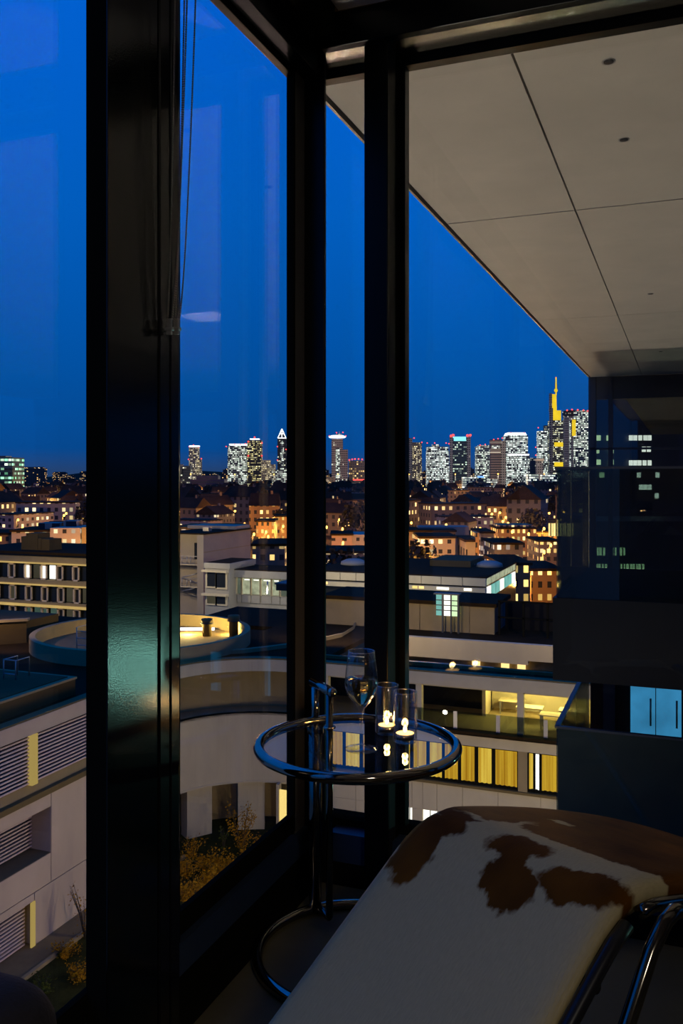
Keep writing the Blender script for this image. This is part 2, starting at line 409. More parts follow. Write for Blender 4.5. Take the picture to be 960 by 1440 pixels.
# ring foot with the post standing on it
MB().ring((TC.x, TC.y, 0.0135), 0.249, 0.0135, 96, 16).build('foot_ring', 'chrome', tb)
MB().tube([(A1.x, A1.y, 0.01), (A1.x, A1.y, 0.50)], 0.0175, 20).build('column', 'chrome_dark', tb)
MB().tube([(A1.x, A1.y, 0.49), (A1.x, A1.y, 0.622)], 0.0105, 18).build('column_inner', 'chrome', tb)
MB().tube([(A2.x, A2.y, 0.03), (A2.x, A2.y, 0.622)], 0.0095, 18).build('guide_rod', 'chrome_dark', tb)
MB().tube([(A1.x, A1.y, 0.028), (A2.x, A2.y, 0.028)], 0.009, 14).build('foot_bridge', 'chrome_dark', tb)
dv = (A2 - A1).normalized()
h0 = A1 - dv * 0.018; h1 = A2 + dv * 0.016
hb = MB().tube([(h0.x, h0.y, 0.632), (h1.x, h1.y, 0.630)], 0.0125, 20).build('handle', 'chrome', tb)
MB().ball((h1.x, h1.y, 0.630), 0.0128, 16, 10).build('handle_end', 'chrome', hb)
MB().ring((A2.x, A2.y, TZ + 0.004), 0.013, 0.004, 24, 8).build('collar', 'chrome', tb)
MB().lathe([(0.023, -0.022), (0.023, 0.0)], 24, (A1.x, A1.y, TZ - 0.01)).build('clamp', 'chrome_dark', tb)
pc = MB()
for i in range(14):
    a = math.pi * i / 13; pc.ball((A1.x + 0.006 - 0.016 * math.cos(a) * RT.x, A1.y - 0.02 - 0.016 * math.cos(a) * RT.y, 0.475 - 0.03 * math.sin(a)), 0.0022, 6, 4)
pc.build('pin_chain', 'chrome', tb)

# glasses and tealights
GTOP = TZ + 0.003
def tea_glass(lat, D, label, h=0.125, r=0.0305):
    p = LD(lat, D, GTOP)
    t = thing('candle_glass', label, 'candle holder', p, 0, 'candle glasses on the side table')
    MB().lathe([(0.001, 0.0), (r - 0.003, 0.0), (r, 0.004), (r, h), (r - 0.001, h + 0.001), (r - 0.002, h), (r - 0.002, 0.007), (0.001, 0.006)], 40, p, cap=False).build('glass', 'drink_glass', t)
    MB().ring(p + Vector((0, 0, h)), r - 0.001, 0.0014, 40, 8).build('rim', 'glass_rim', t)
    q = p + Vector((0, 0, 0.0075))
    c = thing('tealight', 'lit tealight in %s' % label.split('holding')[0].strip(), 'candle', q, 0, 'tealights')
    MB().lathe([(0.001, 0), (0.0225, 0), (0.0230, 0.014), (0.0224, 0.014), (0.0224, 0.012)], 28, q, cap=False).build('tin', 'candle_tin', c)
    MB().lathe([(0.0222, 0.0), (0.0222, 0.0135), (0.012, 0.0128), (0.001, 0.0128)], 28, q, cap=False).build('wax', 'glowing_wax', c)
    MB().tube([q + Vector((0, 0, 0.011)), q + Vector((0.001, 0, 0.018))], 0.0006, 6).build('wick', 'frame_matt', c)
    MB().lathe([(0.0006, 0.0), (0.0042, 0.005), (0.0046, 0.009), (0.003, 0.013), (0.0004, 0.020)], 14, q + Vector((0, 0, 0.015)), cap=False).build('flame', 'flame', c)
    lamp('flame_light', 'POINT', q + Vector((0, 0, 0.030)), 0.42, (1.0, 0.50, 0.14), c, 0.008)
tea_glass(0.118, 2.285, 'clear glass tumbler holding a tealight, tucked behind the wine glass')
tea_glass(0.160, 2.212, 'clear glass tumbler holding a tealight, closer to the table rim')
p = LD(0.0487, 2.149, GTOP)
wg = thing('wine_glass', 'stemmed wine glass half filled with white wine', 'wine glass', p)
outp = [(0.001, 0.0), (0.040, 0.0), (0.0405, 0.0015), (0.030, 0.004), (0.012, 0.007), (0.005, 0.013), (0.0036, 0.03), (0.0034, 0.075), (0.004, 0.092), (0.008, 0.100), (0.020, 0.114), (0.034, 0.133), (0.0405, 0.152), (0.041, 0.165), (0.0385, 0.19), (0.0355, 0.215), (0.0325, 0.2395)]
inp = [(0.0318, 0.2395), (0.0347, 0.215), (0.0377, 0.19), (0.0402, 0.165), (0.0396, 0.152), (0.033, 0.1345), (0.019, 0.1165), (0.008, 0.106), (0.001, 0.104)]
ob = MB(); ob.lathe(outp[:11], 48, p, cap=False); ob.build('stem_and_foot', 'drink_glass', wg)
MB().lathe(outp[10:] + inp, 48, p, cap=False).build('bowl', 'drink_glass', wg)
tw = NT('white_wine'); tw.out(tw.n('BsdfPrincipled', {'Base Color': (1.0, 0.80, 0.42, 1), 'Roughness': 0.02, 'IOR': 1.33, 'Transmission Weight': 1.0}).outputs[0])
MB().lathe([(0.0008, 0.1045)] + [(r - 0.0003, z) for r, z in inp[::-1][1:5]] + [(0.0397, 0.1645), (0.039, 0.1725), (0.0006, 0.1722)], 48, p, cap=False).build('wine', 'white_wine', wg)
MB().ring(p + Vector((0, 0, 0.2395)), 0.0322, 0.0011, 48, 8).build('rim', 'glass_rim', wg)

# =================================================================== CHAISE LONGUE
EA = RT * 0.770 + FW * 0.6375          # along, towards the head
NA = RT * 0.6375 - FW * 0.770          # across, from far edge to near edge
RP = LD(0.175, 1.80, 0.0); RZ = 0.5; WD = 0.462
def prof(t):
    a = RZ + 0.035 + 0.73 * t; b = RZ + 0.028 - 0.20 * t - 0.13 * t * t
    k = 0.075; h = max(k - abs(a - b), 0) / k
    z = min(a, b) - h * h * k * 0.25
    if t > 1.05:
        q = t - 1.05; z = RZ + 0.028 - 0.20 * 1.05 - 0.13 * 1.05 ** 2 - 0.473 * q + 1.3 * q * q
    return z
TS = [-0.62 + i * 0.02 for i in range(0, 117)]
ch = thing('chaise_longue', 'cowhide chaise longue with brown and white pony hide and chrome tubes', 'chaise longue', (RP.x, RP.y, 0))
# hide pattern
t = NT('cowhide'); uv = t.n('TexCoord').outputs['UV']
nzA = t.n('TexNoise', {'Vector': uv, 'Scale': 22.0, 'Detail': 4.0}).outputs[1]
fm = t.n('Mapping', {0: uv, 3: (14, 60, 1)}).outputs[0]
nzB = t.n('TexNoise', {'Vector': fm, 'Scale': 2.0, 'Detail': 2.0}).outputs[1]
def vadd(a, b, s):
    sub = t.n('VectorMath', {0: b, 1: (0.5, 0.5, 0.5)}, operation='SUBTRACT').outputs[0]
    scl = t.n('VectorMath', {0: sub, 3: s}, operation='SCALE').outputs[0]
    return t.n('VectorMath', {0: a, 1: scl}, operation='ADD').outputs[0]
uvd = vadd(vadd(uv, nzA, 0.06), nzB, 0.014)
def blob(c, r, rot=0.0):
    m1 = t.n('VectorMath', {0: uvd, 1: (c[0], c[1], 0)}, operation='SUBTRACT').outputs[0]
    m2 = t.n('VectorRotate', {'Vector': m1, 'Angle': rot}, rotation_type='Z_AXIS').outputs[0]
    m3 = t.n('VectorMath', {0: m2, 1: (r[0], r[1], 1)}, operation='DIVIDE').outputs[0]
    sp = t.n('SeparateXYZ', {0: m3}); 
    ln = t.math('POWER', t.math('ADD', t.math('POWER', t.math('ABSOLUTE', sp.outputs[0]), 2.0), t.math('POWER', t.math('ABSOLUTE', sp.outputs[1]), 2.0)), 0.5)
    return t.math('MULTIPLY', t.math('SUBTRACT', 1.0, ln), min(r))
#BLOBS uv = (t along, w across)
BL = [((0.75, 0.22), (0.66, 0.70), 0.0), ((0.10, 0.055), (0.10, 0.075), 0.0), ((-0.07, 0.045), (0.075, 0.048), 0.35), ((-0.012, 0.06), (0.035, 0.045), 0.0),
      ((0.012, 0.225), (0.035, 0.062), 0.3), ((-0.068, 0.268), (0.042, 0.055), 0.0), ((-0.03, 0.245), (0.035, 0.032), 0.0), ((-0.018, 0.388), (0.040, 0.085), 0.25)]
WB = [((0.26, 0.140), (0.022, 0.022), 0.0), ((0.085, 0.150), (0.075, 0.010), 0.1), ((0.05, 0.10), (0.010, 0.05), 0.0)]
br = None
for b in BL:
    q = blob(*b); br = q if br is None else t.math('MAXIMUM', br, q)
for b in WB:
    q = t.math('MULTIPLY', blob(*b), -1.0); br = t.math('MINIMUM', br, q)
msk = t.math('MULTIPLY_ADD', br, 130.0, 0.5, clamp=True)
fine = t.n('TexNoise', {'Vector': fm, 'Scale': 5.0, 'Detail': 3.0}).outputs[0]
fb = t.math('MULTIPLY_ADD', fine, 1.6, -0.3, clamp=True)
big = t.n('TexNoise', {'Vector': uv, 'Scale': 5.0, 'Detail': 3.0}).outputs[0]
bw = t.math('MULTIPLY_ADD', big, 2.5, -0.75, clamp=True)
wh = t.mix(fb, (0.46, 0.375, 0.190, 1), (0.56, 0.46, 0.235, 1))
bn = t.mix(bw, (0.050, 0.015, 0.0015, 1), (0.18, 0.066, 0.005, 1))
pb = t.n('BsdfPrincipled', {'Base Color': t.mix(msk, wh, bn), 'Roughness': 0.65, 'Specular IOR Level': 0.04})
bp = t.n('Bump', {'Strength': 0.35, 'Distance': 0.004, 'Height': fine}); t.t.links.new(bp.outputs[0], pb.inputs['Normal'])
t.out(pb.outputs[0])
def cpnt(tt, w, z): return RP + EA * tt + NA * w + UP * z
NW = 24; vs = []; fs = []; uvs = []
sect = []
for k in range(NW + 1):
    ww = k / NW; e_ = min(ww, 1 - ww) * WD
    sect.append((ww * WD, -0.012 * max(0, 1 - e_ / 0.025) ** 2))
full = sect + [(WD - 0.002, -0.03), (WD - 0.012, -0.05), (0.012, -0.05), (0.002, -0.03)]
nS = len(full)
for tt in TS:
    for w_, dz in full: vs.append(cpnt(tt, w_, prof(tt) + dz)); uvs.append((tt, w_))
for i in range(len(TS) - 1):
    for k in range(nS): fs.append((i * nS + k, i * nS + (k + 1) % nS, (i + 1) * nS + (k + 1) % nS, (i + 1) * nS + k))
fs += [tuple(range(nS)), tuple((len(TS) - 1) * nS + k for k in range(nS))[::-1]]
mb = MB(); mb.add(vs, [f[::-1] for f in fs], True); hide = mb.build('hide_mattress', 'cowhide', ch)
ul = hide.data.uv_layers.new(name='UVMap')
for lp in hide.data.loops: ul.data[lp.index].uv = uvs[lp.vertex_index]
for side, w_ in (('far', 0.008), ('near', WD + 0.012)):
    dz_ = 0.062 if side == 'far' else 0.034
    MB().tube([cpnt(tt, w_, prof(tt) - dz_) for tt in TS[::2] if tt <= 0.0], 0.0125, 14).build('foot_tube', 'black_steel', ch)
    MB().tube([cpnt(tt, w_, prof(tt) - dz_) for tt in TS[::2] if tt >= -0.02], 0.0115, 14).build('side_tube', 'chrome_dark', ch)
    wo_ = -0.03 if side == 'far' else WD + 0.055
    arc = [(0.10, 0.478), (0.05, 0.490), (0.02, 0.482), (-0.02, 0.448), (-0.088, 0.358), (-0.20, 0.205), (-0.30, 0.085), (-0.36, 0.0135)]
    if side == 'far': arc = [(a, b - 0.09) for a, b in arc[:-2]] + arc[-1:]
    MB().tube([cpnt(a, wo_, b) for a, b in arc], 0.0125, 16).build('frame_leg', 'chrome_dark', ch)
for tt in (-0.5, -0.1, 0.3, 0.8, 1.3):
    MB().tube([cpnt(tt, 0.0, prof(tt) - 0.062), cpnt(tt, WD + 0.012, prof(tt) - 0.062)], 0.009, 10).build('cross_bar', 'black_steel', ch)
MB().tube([cpnt(-0.36, -0.03, 0.0135), cpnt(-0.36, WD + 0.055, 0.0135)], 0.0125, 12).build('floor_bar', 'black_steel', ch)
MB().tube([cpnt(1.15, -0.03, 0.0135), cpnt(1.15, WD + 0.055, 0.0135)], 0.0125, 12).build('floor_bar', 'black_steel', ch)
for w_ in (-0.03, WD + 0.055):
    MB().tube([cpnt(1.15, w_, 0.0135), cpnt(1.15, w_, prof(1.15) - 0.05)], 0.0125, 12).build('rear_leg', 'black_steel', ch)
    MB().tube([cpnt(-0.36, w_, 0.0135), cpnt(1.15, w_, 0.0135)], 0.011, 10).build('floor_rail', 'black_steel', ch)
MB().tube([cpnt(1.58, -0.0, prof(1.58) + 0.055), cpnt(1.58, WD, prof(1.58) + 0.055)], 0.055, 18).build('head_roll', 'black_steel', ch)

# dark armchair whose back just shows in the lower corner
ac = thing('armchair', 'dark upholstered armchair beside the tall window', 'armchair', (-0.80, 0.32, 0))
def soft(name, x0, x1, y0, y1, z0, z1, par, bev=0.05):
    o = bx(name, x0, x1, y0, y1, z0, z1, 'dark_upholstery', par, bev); o.modifiers[0].segments = 5
    for q in o.data.polygons: q.use_smooth = True
    return o
soft('backrest', -1.0, -0.565, 0.59, 0.735, 0.22, 0.705, ac, 0.06)
soft('seat', -0.98, -0.62, -0.02, 0.58, 0.20, 0.40, ac)
soft('armrest', -1.02, -0.95, -0.02, 0.58, 0.20, 0.56, ac, 0.03)
soft('armrest', -0.65, -0.58, -0.02, 0.58, 0.20, 0.56, ac, 0.03)
for x in (-0.97, -0.63):
    for y in (0.03, 0.63): MB().tube([(x, y, 0), (x, y, 0.23)], 0.015, 10).build('leg', 'black_steel', ac)

# =================================================================== OUTSIDE: own building's soffit and end balconies
SZ = 2.62
sf = sroot('balcony_soffit', (0, 7, SZ))
bx('soffit_core', -1.252, 9, 2.60, 13.0, SZ + 0.02, SZ + 0.35, 'joint_dark', sf)
ys = [2.60, 4.82, 8.10, 11.38, 13.0]; xs = [-1.238, -0.535, 2.4, 5.6, 9.0]
for i in range(4):
    for j in range(4):
        bx('soffit_panel', xs[i] + 0.0045, xs[i + 1] - 0.0045, ys[j] + 0.006, ys[j + 1] - 0.006, SZ, SZ + 0.02, 'soffit_panel', sf)
bx('soffit_edge', -1.264, -1.252, 2.60, 13.0, SZ - 0.006, SZ + 0.35, 'rail_metal', sf)
for x, y in ((-0.237, 3.13), (-0.232, 3.88), (-0.235, 7.23), (-0.235, 10.6)):
    d = MB().lathe([(0.016, 0.0), (0.023, -0.003), (0.023, 0.004)], 24, (x, y, SZ - 0.0005)).build('downlight', 'rail_metal', sf)
    MB().lathe([(0.001, -0.0035), (0.017, -0.0035), (0.017, 0.0)], 20, (x, y, SZ - 0.0005)).build('lens', 'joint_dark', d)
# unseen mast floodlight added in the courtyard to wash the soffit from below
fm_ = thing('added_floodlight', 'added steel mast floodlight, out of view, lighting the pale soffit', 'floodlight', (-3.0, 5.5, GZ))
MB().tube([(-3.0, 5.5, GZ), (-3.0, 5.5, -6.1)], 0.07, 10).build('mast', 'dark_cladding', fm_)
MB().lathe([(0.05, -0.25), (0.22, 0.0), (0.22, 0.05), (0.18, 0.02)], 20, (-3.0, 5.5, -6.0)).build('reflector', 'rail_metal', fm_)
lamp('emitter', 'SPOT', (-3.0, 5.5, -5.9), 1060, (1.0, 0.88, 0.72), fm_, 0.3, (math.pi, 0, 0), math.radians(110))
struct(bx('wall_facade_lower', -1.075, 4.3, 2.40, 2.62, -18.8, -0.6, 'frame_matt'))
struct(bx('wall_facade_side', -1.075, -0.95, -4.3, 2.40, -18.8, -0.6, 'frame_matt'))

struct(bx('wall_upper_storeys', -1.05, 9.0, -24, 2.55, 2.72, 15.0, 'dark_cladding'))
struct(bx('wall_upper_wing', -1.24, 9.0, 2.62, 40, 3.0, 15.0, 'dark_cladding'))
struct(bx('wall_lower_storeys', -0.94, 9.0, -24, 2.39, -18.8, -0.25, 'dark_cladding'))
# end wall of the wing
ew = thing('end_facade', 'dark glazed end facade under the pale soffit', 'building', (3.5, 13.1, -0.1))
for x0, x1 in ((-1.24, -1.16), (-0.99, -0.93), (0.65, 0.71), (2.3, 2.36), (4.0, 4.06)):
    bx('post', x0, x1, 13.0, 13.12, -0.1, SZ, 'dark_cladding', ew)
bx('head_panel', -1.24, 9, 13.02, 13.12, 2.30, SZ, 'dark_cladding', ew)
for x0, x1 in ((-1.16, -0.99), (-0.93, 0.65), (0.71, 2.3), (2.36, 4.0), (4.06, 9)):
    f = bx('window_pane', x0, x1, 13.05, 13.06, -0.1, 2.30, 'end_glass', ew)
bx('rail', -1.24, 9, 13.0, 13.1, 1.58, 1.61, 'dark_cladding', ew)
YB = 9.62
def balcony(zf, label, glass, top_h):
    b = thing('balcony', label, 'balcony', (3.5, 11, zf))
    bx('slab', -1.30, 9, YB - 0.02, 13.0, zf - 0.88, zf, 'balcony_black', b)
    for x0, x1 in ((-1.25, 0.9), (0.92, 3.0), (3.02, 5.2), (5.22, 9.0)):
        bx('glass_panel', x0, x1, YB, YB + 0.02, zf, zf + top_h, glass, b)
    bx('glass_panel', -1.27, -1.25, YB + 0.03, 13.0, zf, zf + top_h, 'end_glass', b)
    MB().box(-1.28, 9, YB - 0.015, YB + 0.035, zf + top_h, zf + top_h + 0.025).build('handrail', 'dark_cladding', b)
    MB().box(-1.285, -1.235, YB, 13.0, zf + top_h, zf + top_h + 0.025).build('handrail', 'dark_cladding', b)
    return b
b1 = balcony(-0.1, 'black upper balcony with see-through glass balustrade', 'tinted_glass', 1.38)
b2 = balcony(-2.88, 'lower balcony with dark green opaque balustrade', 'dark_green_panel', 1.38)
# lower recess back wall and blue-lit doors
lw = thing('recess_wall', 'black wall behind the lower balcony', 'wall', (4, 13.05, -2.9))
bx('wall_body', -1.24, 9, 13.06, 13.3, -2.9, -0.98, 'balcony_black', lw)
def bluedoor(x0, x1, label):
    d = thing('glass_door', label, 'door', ((x0 + x1) / 2, 13.03, -2.88), 0, 'blue lit doors on the lower balcony')
    xm = (x0 + x1) / 2
    for a, b in ((x0, xm - 0.006), (xm + 0.006, x1)):
        l = bx('door_leaf', a, b, 13.02, 13.05, -2.88, -1.70, 'blue_lit_glass', d)
        MB().tube([(b - 0.06, 12.985, -2.28), (b - 0.06, 12.985, -1.90)], 0.014, 10).build('handle', 'rail_metal', l)
bluedoor(-0.69, -0.02, 'blue lit frosted double door with steel bar handles')
for x in (2.2, 4.2, 7.2): bluedoor(x, x + 1.1, 'blue lit double door further along the lower balcony')
bx('side_pane', -1.06, -0.90, 13.02, 13.05, -2.88, -1.64, 'dark_cladding', lw)

bw_ = thing('added_teal_light', 'added teal bulkhead light, out of view, for the mullion highlight', 'lamp', (6.6, 13.0, -2.0))  # lamp added out of view to make the teal highlight on the mullion
MB().lathe([(0.14, -0.05), (0.16, 0.0), (0.14, 0.06)], 20, (6.6, 12.98, -2.0)).build('housing', 'rail_metal', bw_)
lamp('bulb', 'POINT', (6.6, 12.7, -2.05), 95, (0.40, 1.0, 0.80), bw_, 0.14)
# =================================================================== COURTYARD BUILDING
XF = -25.7; AC = Vector((-20.4, 39.4)); AR = 5.3; YBK = AC.y + AR
path = [Vector((XF, 12.0)), Vector((XF, 38.0))] + [Vector((AC.x - AR * math.cos(i * math.pi / 36), AC.y + AR * math.sin(i * math.pi / 36))) for i in range(19)] + [Vector((12.0, YBK))]
def pnorm(i):
    a = path[max(i - 1, 0)]; b = path[min(i + 1, len(path) - 1)]; d = (b - a).normalized(); return Vector((d.y, -d.x))
def ribbon(i0, i1, o0, o1, z0, z1):
    mb = MB(); vs = []; fs = []
    for i in range(i0, i1 + 1):
        n = pnorm(i)
        if i <= 1: n = Vector((1, 0))
        if i >= len(path) - 2: n = Vector((0, -1))
        a = path[i] + n * o0; b = path[i] + n * o1
        vs += [(a.x, a.y, z0), (b.x, b.y, z0), (b.x, b.y, z1), (a.x, a.y, z1)]
    m = i1 - i0
    for k in range(m):
        for q in range(4): fs.append((k * 4 + q, (k + 1) * 4 + q, (k + 1) * 4 + (q + 1) % 4, k * 4 + (q + 1) % 4))
    fs += [(0, 1, 2, 3), (m * 4 + 3, m * 4 + 2, m * 4 + 1, m * 4)]
    return mb.add(vs, fs)
NP = len(path) - 1
cb = thing('courtyard_building', 'pale concrete courtyard building with curved corner, louvres and yellow windows', 'building', (-25, 45, GZ))
ribbon(0, 1, -0.5, 0.0, -9.75, -9.1).build('coping', 'concrete_pink', cb)
ribbon(1, NP - 1, -0.5, 0.0, -9.75, -9.1).build('coping', 'concrete', cb)
ribbon(NP - 1, NP, -0.5, 0.0, -9.75, -9.1).build('fascia', 'concrete', cb)
ribbon(0, NP, -0.55, -0.02, -9.1, -9.02).build('roof_flashing', 'roof_edge', cb)
# left straight facade wall panels with reveals
def wp(y0, y1, z0, z1, mat='concrete_pink'): return bx('wall_panel', XF - 0.5, XF, y0 + 0.02, y1 - 0.02, z0 + 0.02, z1 - 0.02, mat, cb)
bx('wall_backing', XF - 0.9, XF - 0.48, 12, 38, GZ, -16.85, 'concrete_grey', cb)
wp(12, 31.15, -13.2, -12.6); wp(31.15, 38.0, -16.5, -12.6); wp(12, 31.15, -16.5, -15.2)
wp(30.1, 38.0, GZ, -16.5); wp(12, 30.1, -16.85, -16.5)
bx('ledge', XF - 1.2, XF + 0.06, 12, 38, -12.6, -12.35, 'roof_edge', cb)
bx('ledge_wall', XF - 0.35, XF - 0.2, 12, 38, -12.36, -11.9, 'concrete_grey', cb)
bx('reveal', XF - 1.15, XF - 0.04, 31.15, 31.4, -15.2, -13.2, 'concrete_pink', cb)
bx('sill', XF - 1.2, XF - 0.02, 12, 31.15, -15.35, -15.2, 'walkway', cb)
bx('reveal', XF - 1.2, XF - 0.02, 12, 31.15, -13.2, -13.1, 'concrete_grey', cb)
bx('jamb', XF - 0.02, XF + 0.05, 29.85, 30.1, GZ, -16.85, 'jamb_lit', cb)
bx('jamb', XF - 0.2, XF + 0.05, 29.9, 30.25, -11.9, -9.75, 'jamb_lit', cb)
bx('louvre_backing', XF - 0.5, XF - 0.3, 12, 38, -11.9, -9.75, 'joint_dark', cb)
bx('louvre_backing', XF - 1.2, XF - 1.15, 12, 31.15, -15.2, -13.2, 'joint_dark', cb)
bx('louvre_backing', XF - 0.46, XF - 0.4, 12, 29.85, GZ, -16.85, 'joint_dark', cb)
def slatmesh(L):
    o = MB().box(-0.07, 0.0, 0, L, -0.022, 0.05).add([], []).build('slat', 'slat_metal'); me = o.data; bpy.data.objects.remove(o); return me
for y0, L, xo, z0, z1 in ((18.0, 11.9, XF - 0.12, -11.88, -9.8), (30.25, 7.75, XF - 0.12, -11.88, -9.8), (18.0, 13.15, XF - 1.05, -15.15, -13.25), (18.0, 11.85, XF - 0.30, GZ + 0.1, -16.9)):
    me = slatmesh(L); n = int((z1 - z0) / 0.16)
    for i in range(n): inst(me, 'slat', cb, (xo, y0, z0 + 0.05 + i * 0.16))
# curved corner
ribbon(1, NP - 1, -1.9, -1.6, -12.1, -9.75).build('recessed_wall', 'concrete_grey', cb)
ribbon(1, NP - 1, -1.7, 0.0, -12.2, -12.1).build('gallery_floor', 'concrete_grey', cb)
ribbon(1, NP - 1, -0.35, 0.0, -15.9, -12.1).build('curved_band', 'concrete', cb)
ribbon(1, NP - 1, -0.40, 0.04, -16.0, -15.9).build('drip_edge', 'concrete', cb)
ribbon(1, NP - 1, -2.6, -2.3, GZ, -15.9).build('ground_wall', 'concrete_grey', cb)
pr = PD(330, 1140, 48.4)
for i in (3, 9, 15):
    n = pnorm(i + 0); c = path[i]
    a = c - n * 0.75
    dd = Vector((-n.y, n.x)); pts = [a + dd * 0.75 + n * 0.4, a - dd * 0.75 + n * 0.4, a - dd * 0.75 - n * 0.4, a + dd * 0.75 - n * 0.4]
    MB().prism([(q.x, q.y) for q in pts], GZ, -15.9).build('pier', 'concrete', cb)
# back wing
xa = AC.x; xb = 12.0; y = YBK
def X_(u, dy=0.0): return PY(u, 900, YBK + dy).x
bx('wall_band', xa, xb, y, y + 0.5, -12.72, -12.05, 'concrete', cb)
bx('ledge', xa, xb, y - 0.35, y + 0.2, -12.05, -11.9, 'roof_black', cb)
bx('gallery_floor', xa, xb, y, y + 5.5, -12.2, -12.0, 'concrete_grey', cb)
bx('gallery_ceiling', xa, xb, y + 0.45, y + 5.5, -9.9, -9.75, 'concrete', cb)
bx('gallery_back_wall', xa, X_(690, 4.6), y + 4.6, y + 4.9, -12.0, -9.75, 'dark_glass', cb)
bx('gallery_back_wall', X_(690, 4.6), xb, y + 5.2, y + 5.5, -12.0, -9.75, 'concrete', cb)
bx('partition', X_(690, 4.6) - 0.2, X_(690, 4.6), y + 3.2, y + 5.2, -12.0, -9.75, 'concrete', cb)
for u in (457, 588, 731, 850): bx('column', X_(u) - 0.16, X_(u) + 0.16, y + 0.05, y + 0.4, -12.0, -9.7, 'concrete', cb)
for u in (572, 640, 700, 767): bx('balustrade_post', X_(u) - 0.1, X_(u) + 0.1, y - 0.02, y + 0.02, -11.9, -11.0, 'rail_metal', cb)
bx('balustrade_glass', X_(560), xb, y + 0.03, y + 0.05, -11.9, -11.0, 'end_glass', cb)
bx('lit_cornice', X_(694, 5.1), X_(824, 5.1), y + 5.1, y + 5.18, -9.95, -9.8, 'lit_yellow_strip', cb)
for u in (715, 755, 795):
    gx = X_(u, 3.2)
    g_ = thing('pendant_lamp', 'small warm pendant lamp in the lit gallery', 'lamp', (gx, y + 3.2, -10.24), 0, 'gallery pendant lamps')
    MB().lathe([(0.03, 0.35), (0.05, 0.25), (0.25, 0.02), (0.25, 0.0)], 16, (gx, y + 3.2, -10.24)).build('shade', 'rail_metal', g_)
    lamp('bulb', 'POINT', (gx, y + 3.2, -10.42), 150, (1.0, 0.86, 0.28), g_, 0.1)
for u, ty in ((745, 3.2), (778, 2.1), (805, 3.3), (720, 4.3)):
    gx = X_(u, ty)
    tt = thing('dining_table', 'plain white table on the lit gallery', 'table', (gx, y + ty, -12.0), 0, 'gallery tables')
    bx('tabletop', gx - 0.7, gx + 0.7, y + ty - 0.4, y + ty + 0.4, -11.27, -11.22, 'concrete', tt)
    for ax in (-0.6, 0.6):
        for ay in (-0.33, 0.33): bx('leg', gx + ax - 0.03, gx + ax + 0.03, y + ty + ay - 0.03, y + ty + ay + 0.03, -12.0, -11.27, 'rail_metal', tt)
# yellow window row
edges = [(458, 481), (483, 505), (507, 529), (531, 553), (555, 576), (578, 599), (601, 621), (623, 643.5), (646, 667), (670, 691), (694, 727), (742, 749.5), (751, 758), (760, 787), (790, 815), (818, 850)]
for k, (ua, ub) in enumerate(edges):
    x0, x1 = X_(ua), X_(ub)
    wn = MB().box(x0 - 0.04, x0 + 0.02, y + 0.08, y + 0.2, -14.75, -12.72).box(x1 - 0.02, x1 + 0.04, y + 0.08, y + 0.2, -14.75, -12.72).box(x0, x1, y + 0.08, y + 0.2, -14.75, -14.66).box(x0, x1, y + 0.08, y + 0.2, -12.78, -12.72).build('window', 'frame_matt', cb)
    m = MB(); nn = 40; vs = []
    for i in range(nn + 1):
        xx = x0 + (x1 - x0) * i / nn; yy = y + 0.40 + 0.05 * math.sin(xx * 26 + k)
        vs += [(xx, yy, -14.68), (xx, yy, -12.75)]
    m.add(vs, [(2 * i, 2 * i + 2, 2 * i + 3, 2 * i + 1) for i in range(nn)], True)
    m.build('curtain', 'lit_white' if k == 12 else ('lit_curtain_pale' if k in (1, 6, 9, 11) else 'lit_curtain'), wn)
    MB().box(x0 + 0.02, x1 - 0.02, y + 0.13, y + 0.14, -14.66, -12.78).build('pane', 'window_glass', wn)
bx('pillar', X_(728), X_(741), y + 0.0, y + 0.4, -14.75, -12.72, 'concrete_grey', cb)
bx('wall_backing', xa, xb, y + 0.5, y + 0.7, -14.9, -12.6, 'joint_dark', cb)
bx('sill', xa, xb, y - 0.12, y + 0.4, -14.88, -14.75, 'roof_edge', cb)
lowx = [xa] + [X_(u) for u in (500, 545, 571, 579, 594, 614, 650, 700, 760, 820)] + [xb]
for i in range(0, len(lowx) - 1):
    bx('wall_panel', lowx[i] + 0.01, lowx[i + 1] - 0.01, y, y + 0.4, -16.35, -14.88, 'concrete', cb)
    if i in (3, 5):
        f = bx('window', lowx[i], lowx[i + 1], y + 0.15, y + 0.25, -17.2, -16.35, 'lit_white', cb)
        bx('window_bar', (lowx[i] + lowx[i + 1]) / 2 - 0.02, (lowx[i] + lowx[i + 1]) / 2 + 0.02, y + 0.1, y + 0.15, -17.2, -16.35, 'frame_matt', f)
        bx('wall_panel', lowx[i], lowx[i + 1], y, y + 0.4, GZ, -17.2, 'concrete', cb)
    else: bx('wall_panel', lowx[i] + 0.01, lowx[i + 1] - 0.01, y, y + 0.4, GZ, -16.36, 'concrete', cb)
f = bx('window', -20.9, -20.35, y - 0.45, y - 0.4, GZ + 0.3, -16.2, 'lit_yellow_strip', cb)
bx('window_frame', -21.05, -20.9, y - 0.55, y - 0.2, GZ, -15.9, 'concrete', cb)
